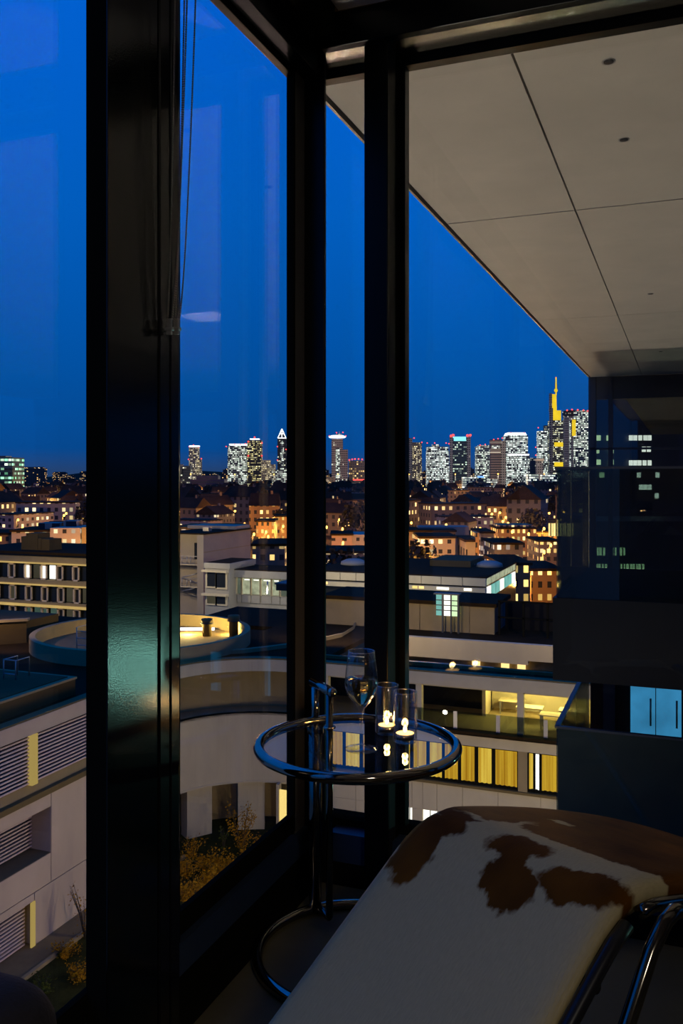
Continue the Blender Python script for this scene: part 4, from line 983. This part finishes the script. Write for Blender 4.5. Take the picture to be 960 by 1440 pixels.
MB().prism([(ll(788) + 1.6, 6), (ll(853), 6), (ll(853), 12), (ll(788) + 3.2, 12)], 0, lz(728)).build('wing', 'dark_cladding', lb, False)
for v0, v1, us_, mt, yy in ((740, 759, [(789, 795), (796, 804), (806, 812), (813, 819), (820, 826), (827, 832), (834, 840), (844, 851)], 'lit_warm', 5.8), (770, 781, [(834, 841), (842, 850), (859, 866), (871, 878)], 'lit_green', -0.15), (793, 801, [(834, 840), (841, 848), (850, 857), (872, 878), (880, 888), (889, 896), (897, 905)], 'lit_green', -0.15)):
    for a, b in us_:
        f = MB().box(ll(a), ll(b), yy, yy + 0.1, lz(v1), lz(v0)).build('window', mt, lb, False)
        MB().box((ll(a) + ll(b)) / 2 - 0.06, (ll(a) + ll(b)) / 2 + 0.06, yy - 0.05, yy, lz(v1), lz(v0)).build('window_bar', 'frame_matt', f, False)

# =================================================================== CITY
winmat('w_house_warm', (0.13, 0.095, 0.07), (1.0, 0.55, 0.16), 2.6, 3.0, 0.34, 2.2, (1.0, 0.85, 0.5), 0.42, 0.5, 3)
winmat('w_house_grey', (0.10, 0.09, 0.085), (1.0, 0.66, 0.25), 2.8, 3.0, 0.32, 2.0, (0.9, 0.95, 0.8), 0.42, 0.5, 3)
winmat('w_house_amber', (0.20, 0.115, 0.05), (1.0, 0.5, 0.1), 2.4, 3.0, 0.42, 2.2, (1.0, 0.75, 0.3), 0.45, 0.5, 2)
winmat('w_block_white', (0.24, 0.20, 0.175), (1.0, 0.72, 0.28), 3.0, 3.0, 0.38, 2.0, (1.0, 0.9, 0.7), 0.45, 0.5, 2)
winmat('w_block_pink', (0.34, 0.22, 0.17), (1.0, 0.6, 0.3), 4.0, 3.0, 0.20, 0.9, (0.8, 0.7, 0.8), 0.5, 0.45, 2)
winmat('w_far', (0.07, 0.045, 0.035), (1.0, 0.5, 0.12), 5.0, 4.0, 0.36, 2.2, (1.0, 0.85, 0.6), 0.5, 0.45, 2)
winmat('w_white', (0.20, 0.20, 0.18), (0.85, 1.0, 0.80), 2.8, 3.5, 0.60, 1.35, (1.0, 0.97, 0.85), 0.88, 0.62, 5)
winmat('w_white2', (0.12, 0.125, 0.12), (0.80, 0.95, 0.85), 2.5, 3.4, 0.66, 1.6, (1.0, 1.0, 0.9), 0.86, 0.6, 6)
winmat('w_yellow', (0.035, 0.03, 0.028), (1.0, 0.80, 0.28), 2.7, 3.6, 0.52, 1.5, (1.0, 0.95, 0.6), 0.8, 0.5, 4)
winmat('w_warmtower', (0.22, 0.17, 0.12), (1.0, 0.80, 0.36), 2.5, 3.5, 0.55, 1.2, (1.0, 0.9, 0.7), 0.7, 0.55, 3)
winmat('w_green', (0.03, 0.07, 0.055), (0.28, 1.0, 0.50), 3.0, 3.6, 0.62, 1.3, (0.85, 1.0, 0.75), 0.86, 0.5, 4)
winmat('w_brown', (0.17, 0.115, 0.09), (1.0, 0.82, 0.6), 40, 4.4, 0.30, 0.45, None, 0.95, 0.4, 1)
winmat('w_slab', (0.24, 0.21, 0.175), (1.0, 0.9, 0.7), 3.5, 4.4, 0.10, 0.8, None, 0.6, 0.5, 3)
winmat('w_dark', (0.03, 0.032, 0.034), (1.0, 0.9, 0.6), 3.4, 4.2, 0.30, 1.0, (0.8, 1.0, 0.9), 0.8, 0.5, 3)
winmat('w_darkteal', (0.03, 0.05, 0.05), (0.75, 1.0, 0.8), 3.4, 4.2, 0.38, 1.0, (1.0, 0.95, 0.6), 0.8, 0.5, 3)
winmat('w_purple', (0.085, 0.065, 0.075), (0.5, 0.4, 0.45), 60, 4.0, 0.95, 0.10, None, 0.97, 0.35, 1)
winmat('w_red', (0.06, 0.035, 0.03), (1.0, 0.6, 0.18), 3.4, 4.0, 0.40, 1.2, (1.0, 0.85, 0.4), 0.7, 0.5, 3)
winmat('w_pinktower', (0.26, 0.18, 0.15), (1.0, 0.95, 0.7), 3.4, 4.2, 0.28, 1.0, (0.7, 1.0, 0.8), 0.7, 0.5, 3)
winmat('w_goldtower', (0.14, 0.13, 0.10), (0.95, 1.0, 0.75), 3.0, 3.6, 0.52, 1.3, (1.0, 0.85, 0.35), 0.85, 0.5, 5)

winmat('b_warm', (0.17, 0.12, 0.085), (1.0, 0.60, 0.16), 1.5, 1.8, 0.50, 1.9, (1.0, 0.85, 0.5), 0.5, 0.5, 2)
winmat('b_grey', (0.16, 0.135, 0.115), (1.0, 0.66, 0.25), 1.6, 1.8, 0.52, 1.5, (0.9, 0.8, 1.0), 0.45, 0.5, 2)
winmat('b_amber', (0.30, 0.17, 0.065), (1.0, 0.55, 0.1), 1.4, 1.9, 0.52, 2.0, (1.0, 0.78, 0.3), 0.45, 0.5, 2)
winmat('b_white', (0.34, 0.28, 0.225), (1.0, 0.74, 0.28), 1.7, 1.9, 0.46, 1.7, (1.0, 0.9, 0.7), 0.45, 0.42, 2)
winmat('b_pink', (0.40, 0.26, 0.19), (1.0, 0.6, 0.3), 2.6, 1.9, 0.20, 0.9, (0.8, 0.7, 0.8), 0.4, 0.35, 2)
AVOID = [((820 - CU) / F * 120, 90.0, 118, 148), ((786 - CU) / F * 95, 60.0, 93, 109)]
class Tower:
    def __init__(s, label, uc, D, cat='tower', name='tower', group=None):
        s.uc = uc; s.D = D; b = PD(uc, CV, D); s.t = thing(name, label, cat, (b.x, b.y, GZ - 1.0), YAW, group); s.mb = MB()
    def L(s, u): return (u - s.uc) / F * s.D
    def Z(s, v): return CZ + (CV - v) / F * s.D - (GZ - 1.0)
    def part(s, name, u0, u1, vt, mat, vb=None, y0=0.0, dep=None):
        d = dep or max(8.0, (s.L(u1) - s.L(u0)) * 0.8)
        if vb is None: c_ = (s.uc - CU) / F * s.D; AVOID.append((c_ + s.L(u0), c_ + s.L(u1), s.D + y0, s.D + y0 + d))
        return MB().box(s.L(u0), s.L(u1), y0, y0 + d, 0 if vb is None else s.Z(vb), s.Z(vt)).build(name, mat, s.t, False)
    def lights(s, pts, mat='red_light', r=0.9, name='warning_light'):
        for u, v in pts: MB().ball((s.L(u), -0.4, s.Z(v)), r * s.D / F, 8, 6).build(name, mat, s.t, False)
    def frustum(s, name, u0, u1, vt, vb, mat, k=0.0, y0=0.0, dep=None):
        x0, x1 = s.L(u0), s.L(u1); d = dep or (x1 - x0); z0, z1 = s.Z(vb), s.Z(vt); cx = (x0 + x1) / 2; cy = y0 + d / 2; h = (x1 - x0) / 2
        vs = [(x0, y0, z0), (x1, y0, z0), (x1, y0 + d, z0), (x0, y0 + d, z0)] + [(cx + sx_ * h * k, cy + sy_ * d / 2 * k, z1) for sx_, sy_ in ((-1, -1), (1, -1), (1, 1), (-1, 1))]
        return MB().add(vs, [(3, 2, 1, 0), (4, 5, 6, 7), (0, 1, 5, 4), (1, 2, 6, 5), (2, 3, 7, 6), (3, 0, 4, 7)]).build(name, mat, s.t, False)
    def bars(s, name, segs, r, mat):
        m = MB()
        for (u0, v0), (u1, v1) in segs: m.tube([(s.L(u0), -0.5, s.Z(v0)), (s.L(u1), -0.5, s.Z(v1))], r * s.D / F, 6)
        return m.build(name, mat, s.t, False)
T = Tower('green-lit glass tower at the edge of the city', 0, 700); T.part('shaft', -40, 17.5, 643, 'w_green'); T.part('roof_box', -20, 8, 641, 'dark_cladding', 643)
T = Tower('plain grey tower beside the wide purple block', 259, 1500); T.part('shaft', 245, 267.5, 655, 'w_dark'); T.part('core', 250, 257, 653, 'w_slab')
T = Tower('slim warm-lit tower with red roof lights', 274, 1700); T.part('shaft', 265.5, 279, 629, 'w_warmtower'); T.part('wing', 276, 283, 645, 'w_warmtower'); T.part('crown', 266, 279.5, 626.5, 'white_glow', 628.5, -2)
T.lights([(266, 628), (272, 626), (279, 628.5), (265, 646), (283, 645)])
T = Tower('wide windowless-looking purple grey block', 292, 1100, 'building', 'office_slab'); T.part('body', 267, 315, 674, 'w_purple'); T.part('roof_storey', 275, 306, 669, 'w_purple', 674, 3)
T = Tower('broad white-lit tower with glowing roof edge', 334, 1800); T.part('shaft', 320, 347.5, 627, 'w_white'); T.part('crown', 322, 346, 624, 'white_glow', 626, 1)
T.lights([(318, 628), (330, 625), (338, 625), (345, 624)]); 
T = Tower('black tower with yellow windows and red lights on each side', 358, 1790); T.part('shaft', 347.5, 367.5, 619, 'w_yellow'); T.part('crown', 351, 364, 616.5, 'white_glow', 618, 2)
T.lights([(349, 621), (368, 623), (358, 615), (349, 641), (368, 641)], r=1.2)
T = Tower('stepped mid-rise with pale windows beside the black tower', 376, 1750); T.part('shaft', 367, 380, 647, 'w_warmtower'); T.part('wing', 378, 387, 653, 'w_warmtower'); T.part('base', 382, 404, 661, 'w_white')
T = Tower('slim tower topped with a glowing glass pyramid', 396.5, 1800); T.part('shaft', 390, 402.5, 616, 'w_dark'); T.part('spine', 394, 399, 620, 'w_white', None, -1.0)
T.frustum('pyramid', 390.5, 402, 603, 616, 'dark_glass', 0.02)
T.bars('pyramid_edges', [((390.5, 616), (396.3, 603)), ((402, 616), (396.3, 603)), ((390.5, 616), (402, 616)), ((396.3, 603), (396.3, 616)), ((393, 610), (399.5, 610))], 0.65, 'white_glow')
T.lights([(390, 628), (402, 632), (390, 647)])
T = Tower('pinkish tower with white disc crown and lattice front', 476, 1700); T.part('shaft', 466, 482, 617, 'w_pinktower'); T.part('side_shaft', 482, 489, 632, 'w_pinktower'); T.part('lit_spine', 472, 478, 630, 'w_white', None, -1.0)
MB().lathe([(T.L(487) - T.L(476), 0), (T.L(488.5) - T.L(476), 2.5), (T.L(484) - T.L(476), 5)], 24, (T.L(474), 10, T.Z(615.5))).build('crown_disc', 'white_glow', T.t, False)
T.part('mast_room', 472, 480, 610, 'w_pinktower', 613, 4); T.lights([(473, 608.5), (482, 608), (463, 613), (486, 613)]); T.bars('mast', [((477, 611), (477, 606))], 0.4, 'rail_metal')
T = Tower('dark warm-windowed tower with red roof edge', 500, 1500); T.part('shaft', 490.5, 513, 648, 'w_red'); T.lights([(491, 647), (495, 646), (499, 645.5), (504, 645.5), (509, 646)], r=1.1); T.part('red_band', 496, 513, 674, 'red_light', 675.5, -1)
T = Tower('low mid-rise at the foot of the disc tower', 461, 1450, 'building', 'office_slab'); T.part('body', 450, 470, 671, 'w_far'); T.part('wing', 484, 500, 676, 'w_white')
T = Tower('twin slab tower with blank concrete ends', 582, 1800); T.part('end_slab', 568, 579.5, 616, 'w_slab'); T.part('office_slab', 580, 593, 622, 'w_warmtower', None, 2); T.lights([(574, 615), (582, 616), (593, 622)])
T = Tower('blocky tower with dense irregular white windows', 615, 1700); T.part('shaft', 601, 630.5, 628, 'w_white2'); T.part('roof_box', 608, 618, 625, 'w_white', 628, 3); T.part('lit_corner', 616, 631, 634, 'w_white2', None, -3)
T.lights([(600.5, 623), (611, 623), (627, 623), (631, 624)])
T = Tower('dark tower between two pale pillars with a cyan crown', 647, 1690); T.part('core', 636, 657, 616, 'w_darkteal', None, 2); T.part('pillar', 632.5, 636.5, 614, 'w_slab'); T.part('pillar', 656.5, 661.5, 614, 'w_slab'); T.part('crown', 638, 655, 614, 'cyan_glow', 620, 1)
T.lights([(634, 613), (637, 612), (657, 612.5), (661, 612)], r=1.8)
T = Tower('squat white-lit tower with chamfered side', 680, 1720); T.part('shaft', 670, 690, 628, 'w_white'); T.part('roof_box', 673, 688, 626, 'w_white', 628, 2); T.lights([(675, 626), (682, 625), (689, 628)])
T = Tower('brown banded slab tower with grey core', 700, 1560); T.part('shaft', 690, 705, 618, 'w_brown'); T.part('core', 704, 711, 620, 'w_slab', None, -1); T.lights([(694, 618), (700, 617), (706, 616)]); T.part('lit_floors', 691, 703, 627, 'w_white', 631, -1)
T = Tower('bright white tower with sloped crown', 727, 1640); T.part('shaft', 711.5, 742, 612, 'w_white2'); T.frustum('crown', 713, 741, 608, 612, 'white_glow', 0.85, 1); T.part('lower_wing', 712, 744, 640, 'w_white2', None, -4); T.part('lit_floor', 713, 743, 638.5, 'white_glow', 640.5, -5, 3); T.lights([(718, 609), (737, 609)])
T = Tower('slim dark tower behind the bright tower', 750, 1900); T.part('shaft', 743, 757, 644, 'w_dark'); T.lights([(753, 629), (753, 640)])
T = Tower('capped tan pillar building', 759, 1550); T.part('shaft', 754.5, 763.5, 648, 'w_slab'); T.part('cap', 753.5, 764.5, 645, 'warm_frame', 648, -1)
T = Tower('white striped tower left of the golden spire', 766, 1750); T.part('shaft', 757.5, 776, 606, 'w_white2'); T.part('roof_box', 766, 776, 598, 'w_dark', 606, 3); T.lights([(756.5, 601.5)])
T = Tower('tallest tower with golden stepped crown and spire', 785, 1700); T.part('shaft', 774, 796, 591, 'w_goldtower'); T.part('corner_core', 773, 777, 574, 'w_slab', None, -2)
T.part('lit_garden', 779, 792, 622, 'yellow_glow', 628, -1.5); T.part('lit_garden', 779, 792, 650, 'yellow_glow', 656, -1.5)
T.part('crown_step', 776, 789, 577, 'yellow_glow', 591, 2); T.frustum('crown_tower', 774, 783, 554, 577, 'yellow_glow', 0.9, 2); T.part('crown_edge', 773, 776, 553, 'w_slab', 580, 0)
T.bars('spire', [((781.5, 556), (781.5, 531)), ((781.5, 556), (781.5, 545))], 0.9, 'yellow_glow'); T.bars('antenna', [((780, 552), (780, 538)), ((783, 552), (783, 540))], 0.5, 'rail_metal')
MB().ball((T.L(781.3), -0.5, T.Z(549)), 2.6 * T.D / F, 10, 8).build('crown_lamp', 'yellow_glow', T.t, False); T.lights([(781.5, 531), (775, 582)])
T = Tower('grey tower with bright yellow lit spine', 802, 1660); T.part('shaft', 794, 806, 585, 'w_slab'); T.part('lit_spine', 804, 809, 590, 'yellow_glow', 613, -2); T.part('window_strip', 800, 802.5, 592, 'w_white2', 660, -1)
T = Tower('dotted tower with red roof rim beside the end facade', 818, 1720); T.part('shaft', 807, 828, 578, 'w_white'); T.part('roof_box', 797, 826, 576.5, 'w_dark', 585, 4); T.lights([(797, 577), (804, 576), (812, 576.5), (820, 577), (826, 578)], r=1.2)
T = Tower('lit mid-rise cluster below the cyan-crowned tower', 668, 1300, 'building', 'office_slab'); T.part('body', 651, 670, 671, 'w_white'); T.part('body_wing', 671, 684, 671, 'w_darkteal'); T.part('body_wing', 684, 699, 674, 'w_white'); T.part('blue_sign', 672, 680, 669.5, 'neon_blue', 671.5, -1)
T = Tower('lit mid-rise below the bright white tower', 740, 1250, 'building', 'office_slab'); T.part('body', 742, 757, 667, 'w_white'); T.part('body_wing', 763, 784, 667, 'w_white2'); T.part('body_wing', 785, 829, 673, 'w_dark')
T = Tower('low blue-signed pavilion below the white-windowed tower', 626, 1150, 'building', 'office_slab'); T.part('body', 570, 596, 687, 'w_house_amber'); T.part('body', 618, 640, 686, 'w_dark'); T.part('blue_sign', 621, 633, 686.5, 'neon_blue', 688.5, -1); T.part('body', 641, 664, 690, 'w_white'); T.part('body', 664, 700, 684, 'w_white')
T = Tower('amber-lit apartment block with stepped roof', 722, 800, 'building', 'apartment_block'); T.part('body', 709, 737, 694, 'w_house_amber'); T.part('top_storey', 717, 731, 688.5, 'w_house_amber', 694, 3)
for u, D in ((268, 1380), (330, 1520), (385, 1520), (475, 1380), (575, 1480), (640, 1400), (700, 1300), (765, 1330), (800, 1400)):  # floodlights added to brighten the tower walls
    b_ = PD(u, CV, D); f_ = thing('added_plaza_light', 'added plaza floodlight mast brightening the skyline towers', 'floodlight', (b_.x, b_.y, GZ - 1), YAW, 'added plaza floodlights')
    MB().tube([(0, 0, 0), (0, 0, 24)], 0.4, 8).build('mast', 'dark_cladding', f_, False); MB().ball((0, 0, 24.5), 1.0, 8, 6).build('head', 'sodium', f_, False)
    l_ = lamp('bulb', 'POINT', (0, 0, 0), 260000, (1.0, 0.80, 0.55), None, 1.5); l_.parent = f_; l_.location = (0, 0, 30)
# tower crane
T = Tower('yellow tower crane standing before the purple block', 290, 900, 'crane', 'tower_crane'); T.bars('mast', [((289, 712), (289, 682))], 0.5, 'crane_steel'); T.bars('jib', [((289, 684), (304, 700)), ((289, 682), (286, 690))], 0.4, 'crane_steel')
T.part('cab', 287.5, 290.5, 686, 'crane_steel', 688, -1, 2)

# named mid-ground blocks: (label, u0,u1,vtop,D,mat,roof)
def block(label, u0, u1, vt, D, mat, parts=(), cat='building', name='apartment_block', dep=None, roofmat='roof_black'):
    T = Tower(label, (u0 + u1) / 2, D, cat, name); o = T.part('walls', u0, u1, vt, mat, dep=dep or 12)
    d = dep or 12
    MB().box(T.L(u0) - 0.3, T.L(u1) + 0.3, -0.3, d + 0.3, T.Z(vt), T.Z(vt) + 0.4).build('roof', roofmat, T.t, False)
    for pn, a, b, v, m_, y0, dd in parts: T.part(pn, a, b, v, m_, None if pn != 'roof_box' else vt, y0, dd)
    return T
block('white apartment block with lit rooms and annex on its roof', 16, 73, 748, 170, 'b_white', (('roof_box', 46, 75, 737, 'w_slab', 3, 5), ('gable_wing', 73, 115, 742, 'b_white', -1, 10), ('gable_end', 117, 128, 741, 'concrete_grey', -1, 10), ('roof_box', 80, 99, 734, 'w_slab', 4, 4)))
block('low amber-lit apartment block beside the white one', -30, 16, 752, 175, 'b_amber')
block('pink rendered block with strip windows on its flank', 466, 495, 753, 200, 'b_pink', (('flank', 495, 515, 752, 'b_white', 0.5, 11),))
block('red-brown terrace with many lit windows and dark flat roof', 571, 640, 748, 190, 'b_warm', (('roof_storey', 592, 665, 743, 'w_slab', 6, 6),))
block('grey apartment terrace with bays of lit windows', 590, 640, 757, 168, 'b_white')
block('mid brown apartment house with lit stairwell', 642, 668, 752, 205, 'b_warm')
block('pale block with an orange lit flank', 655, 672, 762, 160, 'w_slab', (('orange_flank', 668, 673, 749, 'b_amber', -0.5, 6),))
block('grey-violet house with small coloured lit windows', 676, 694, 750, 180, 'b_grey')
block('cream mansion with rows of arched lit windows', 700, 754, 744, 230, 'b_amber', (('roof_storey', 703, 752, 739, 'b_warm', 2, 9),))
block('long low house with dark mansard roof beside the mansion', 695, 735, 766, 160, 'b_grey')
block('orange corner house with red lit attic', 748, 783, 749, 240, 'b_amber')
block('small tenement with scattered lit windows', 757, 786, 762, 195, 'b_warm')
block('amber brick house with lit gables beyond the white office', 704, 745, 795, 118, 'b_amber')
block('golden lit house front beside the balcony glass', 747, 790, 803, 132, 'b_amber')
block('amber-lit street house with steep front', 360, 385, 734, 230, 'b_amber')
block('orange-lit corner tenement on the bright street', 386, 410, 727, 260, 'b_amber')
block('tall dim tenement behind the tan block', 355, 400, 768, 140, 'b_warm')
block('long pale roofed hall with crenellated parapet', 254, 336, 744, 160, 'b_grey', (), 'building', 'hall', 12, 'roof_grey')
block('purple-grey warehouse by the mullion', 448, 520, 778, 150, 'b_grey')
# curved glass roof glowing yellow
q = PD(746, 785, 147)
gd = thing('glass_arcade', 'glowing arched glass roof among the houses', 'arcade', (q.x, q.y, GZ - 1), YAW)
AVOID.append(((746 - CU) / F * 147 - 3, (746 - CU) / F * 147 + 3, 146, 155))
for i in range(7):
    m = MB(); r0 = 2.0 - 0.05 * i
    m.tube([(-r0 * math.cos(math.pi * k / 14) * 1.0, i * 1.1, 4.2 + 1.7 * math.sin(math.pi * k / 14)) for k in range(15)], 0.11, 6); m.build('rib', 'lit_yellow_strip', gd, False)
MB().box(-2.0, 2.0, 0.3, 7.5, 0, 4.3).build('hall_wall', 'w_house_amber', gd, False)

# random houses of the plain
protos = []
def house_proto(w_, d_, h_, rf, mat, flat=False):
    m = MB(); m.box(-w_ / 2, w_ / 2, -d_ / 2, d_ / 2, 0, h_, 0)
    if flat: m.box(-w_ / 2 - 0.3, w_ / 2 + 0.3, -d_ / 2 - 0.3, d_ / 2 + 0.3, h_, h_ + 0.5, 1)
    else:
        a, b = w_ / 2 + 0.4, d_ / 2 + 0.4
        m.add([(-a, -b, h_), (a, -b, h_), (a, b, h_), (-a, b, h_), (-a * 0.9, 0, h_ + rf), (a * 0.9, 0, h_ + rf)], [(0, 1, 5, 4), (2, 3, 4, 5), (1, 2, 5), (3, 0, 4), (3, 2, 1, 0)], False, 1)
        m.box(w_ * 0.2, w_ * 0.2 + 0.9, -0.4, 0.5, h_ + rf * 0.4, h_ + rf + 1.0, 0)
    o = m.build('proto', [mat, 'roof_tile']); me = o.data; bpy.data.objects.remove(o); return me
pmat('roof_tile', (0.040, 0.024, 0.012), 0.9, 0, 0.5, 0.3, spec=0.1)
HP = [(house_proto(13, 10, 9, 4, 'w_house_warm'), 'gabled townhouse with dark tiled roof and warm lit windows in the city plain', 'warm townhouses'),
      (house_proto(16, 11, 11, 4.5, 'w_house_grey'), 'grey gabled tenement with a few pale lit windows in the city plain', 'grey tenements'),
      (house_proto(20, 12, 12, 0, 'w_house_warm', True), 'flat-roofed brown apartment house in the city plain', 'brown apartment houses'),
      (house_proto(12, 10, 10, 5, 'w_house_amber'), 'amber street-lit gabled house in the city plain', 'amber houses'),
      (house_proto(24, 12, 10, 0, 'w_block_white', True), 'pale flat-roofed housing slab in the city plain', 'pale housing slabs')]
def blocked(x, D, m): return any(a - m < x < b + m and c - m < D < d + m for a, b, c, d in AVOID)
placed = []; rh_ = random.Random(11); nh = 0; tries = 0
while nh < 285 and tries < 20000:
    tries += 1
    v = 682 + 82 * (rh_.random() ** 1.25); D = F * 19.8 / (v - 670 + 6); u = rh_.uniform(-40, 1000)
    if D < 215 and 352 > u > 236: continue
    if D < 235: continue
    if 405 < u < 452 or 130 < u < 248: continue
    x = (u - CU) / F * D
    if any((x - a) ** 2 + (D - b) ** 2 < 26 ** 2 for a, b in placed) or blocked(x, D, 15): continue
    placed.append((x, D)); nh += 1
    if 355 < u < 460: k = rh_.choice([3, 3, 0, 2])
    elif u < 130: k = rh_.choice([0, 0, 3, 4, 1])
    else: k = rh_.choice([0, 0, 1, 1, 2, 3, 4])
    me, lab, grp = HP[k]; o = bpy.data.objects.new('house', me); COL.objects.link(o)
    b = LD(x, D, GZ - 1.0); o.location = b; o.rotation_euler = (0, 0, YAW + rh_.choice([0.25, -0.5, 0.6, 1.2, -1.0, 0.05])); s_ = rh_.uniform(0.8, 1.15) if D > 300 else rh_.uniform(0.55, 0.75); o.scale = (s_, s_, s_ * rh_.uniform(0.8, 1.1))
    tag(o, lab, 'house', grp)
# far rows on the horizon
for i in range(90):
    for _ in range(200):
        D = rh_.uniform(1950, 4200); u = rh_.uniform(-40, 900); x = (u - CU) / F * D
        if not blocked(x, D, 45): break
    AVOID.append((x - 35, x + 35, D, D + 18))
    hgt = rh_.uniform(16, 42); wd_ = rh_.uniform(25, 70)
    o = MB().box(-wd_ / 2, wd_ / 2, 0, 18, 0, hgt).box(-wd_ / 2.5, wd_ / 2.5, 3, 15, hgt, hgt + 3).build('distant_building', 'w_far'); o.location = LD(x, D, GZ - 1.0); o.rotation_euler = (0, 0, YAW)
    tag(o, 'distant low building with specks of amber light on the horizon', 'building', 'distant buildings')
# wooded ridge behind the city
hm = MB(); vs = []; n = 60
for i in range(n + 1):
    lat = -4500 + 9000 * i / n; h1_ = 35 + 22 * math.sin(i * 0.37) + 12 * math.sin(i * 1.1 + 1)
    for dD, hh in ((0, 0), (500, h1_), (1100, 0)): p_ = LD(lat, 6000 + dD, GZ - 1 + hh); vs.append(p_)
fs = []
for i in range(n):
    for k in range(2): fs.append((i * 3 + k, i * 3 + 3 + k, i * 3 + 4 + k, i * 3 + 1 + k))
struct(hm.add(vs, fs, True).build('hills', 'city_ground'))
# trees of the plain
def tree_proto(seed):
    r = random.Random(seed); m = MB(); m.tube([(0, 0, 0), (0.1, 0, 3.5)], [0.3, 0.18], 6, mi=1)
    for i in range(420):
        a = r.uniform(0, 6.283); el = r.uniform(-0.5, 1.4); rad = 3.4 * (0.55 + 0.45 * r.random()) * (1 + 0.25 * math.sin(3 * a + seed))
        q = Vector((math.cos(a) * math.cos(el) * rad, math.sin(a) * math.cos(el) * rad, 5.6 + math.sin(el) * rad * 1.15))
        nn = Vector((r.gauss(0, 1), r.gauss(0, 1), r.gauss(0, 1))).normalized(); aa = nn.orthogonal().normalized(); bb = nn.cross(aa); l = r.uniform(0.3, 0.6)
        m.add([q - aa * l, q + bb * l, q + aa * l, q - bb * l], [(0, 1, 2, 3)], False, 0)
    o = m.build('proto', ['leaf_dark', 'twig']); me = o.data; bpy.data.objects.remove(o); return me
TP = [tree_proto(s_) for s_ in (1, 2, 3)]
n = 0; tries = 0
while n < 130 and tries < 9000:
    tries += 1
    v = 690 + 70 * rh_.random(); D = F * 19.8 / (v - 670 + 3); u = rh_.uniform(-30, 980)
    if D < 225 or 405 < u < 450 or 130 < u < 248: continue
    x = (u - CU) / F * D
    if any((x - a) ** 2 + (D - b) ** 2 < (20 if k_ < nh else 14) ** 2 for k_, (a, b) in enumerate(placed)) or blocked(x, D, 7): continue
    placed.append((x, D)); n += 1
    o = bpy.data.objects.new('tree', TP[n % 3]); COL.objects.link(o); o.location = LD(x, D, GZ - 1); s_ = rh_.uniform(0.9, 1.5); o.scale = (s_, s_, s_); o.rotation_euler = (0, 0, rh_.uniform(0, 6))
    tag(o, 'dark bushy street tree between the houses', 'tree', 'street trees')
for u, D, s_ in ((590, 150, 1.0), (480, 134, 1.0), (555, 137, 0.9)):
    o = bpy.data.objects.new('tree', TP[0]); COL.objects.link(o); o.location = LD((u - CU) / F * D, D, GZ - 1); o.scale = (s_, s_, s_); tag(o, 'dark bushy street tree between the houses', 'tree', 'street trees')
# street lamps
def lamp_proto():
    m = MB(); m.tube([(0, 0, 0), (0, 0, 6.5), (0.5, 0, 7.0)], 0.07, 6, mi=0); m.ball((0.6, 0, 6.9), 0.42, 8, 6, 1)
    o = m.build('proto', ['dark_cladding', 'sodium']); me = o.data; bpy.data.objects.remove(o); return me
LPm = lamp_proto()
n = 0
spots = [(u, v) for u, v in ((20, 686), (35, 687), (52, 687), (68, 691), (104, 692), (85, 700), (65, 705), (362, 752), (355, 745), (372, 742), (390, 738), (458, 766), (455, 704), (700, 694), (735, 717), (722, 717), (475, 726), (770, 805), (730, 790), (385, 722))]
for i in range(130): spots.append((rh_.uniform(-10, 830), 682 + 70 * rh_.random() ** 1.5))
near = [(30, 160), (70, 162), (105, 160), (480, 186), (505, 186), (585, 160), (612, 158), (645, 165), (672, 152), (686, 168), (715, 150), (728, 215), (752, 225), (772, 180), (725, 112), (765, 124), (372, 215), (396, 230), (375, 205), (300, 150), (270, 150)]  # extra street lamps added to warm the mid-ground blocks
for u, D in near: spots.append((u, 670 + F * 13.0 / D))
for i, (u, v) in enumerate(spots):
    D = max(120, min(2200, F * 13.0 / max(4, (v - 670)))); x = (u - CU) / F * D
    best_ = None
    for k_ in range(400):
        D2 = D + (k_ // 20) * 6; x2 = (u - CU) / F * D2 + ((k_ % 20 + 1) // 2) * 2.0 * (1 if k_ % 2 else -1)
        if not any((x2 - a) ** 2 + (D2 - b) ** 2 < (14 if q_ < nh else 9) ** 2 for q_, (a, b) in enumerate(placed)) and not blocked(x2, D2, 3): best_ = (x2, D2); break
    if best_: x, D = best_
    placed.append((x, D))
    o = bpy.data.objects.new('street_lamp', LPm); COL.objects.link(o); o.location = LD(x, D, GZ - 1); s_ = max(0.5, min(1.7, D / 330)); o.scale = (s_, s_, 1)
    tag(o, 'tall sodium street lamp glowing amber among the houses', 'street lamp', 'sodium street lamps')
    if i < 20 or i >= 150 or i % 2 == 0:
        l = lamp('sodium_bulb', 'POINT', (0, 0, 0), 30 * D if D < 420 else 60 * D, (1.0, 0.45, 0.09), None, 0.5); l.parent = o; l.location = (0.6, -1.2, 6.2)

for o in bpy.data.objects:
    if '_o' in o: del o['_o']
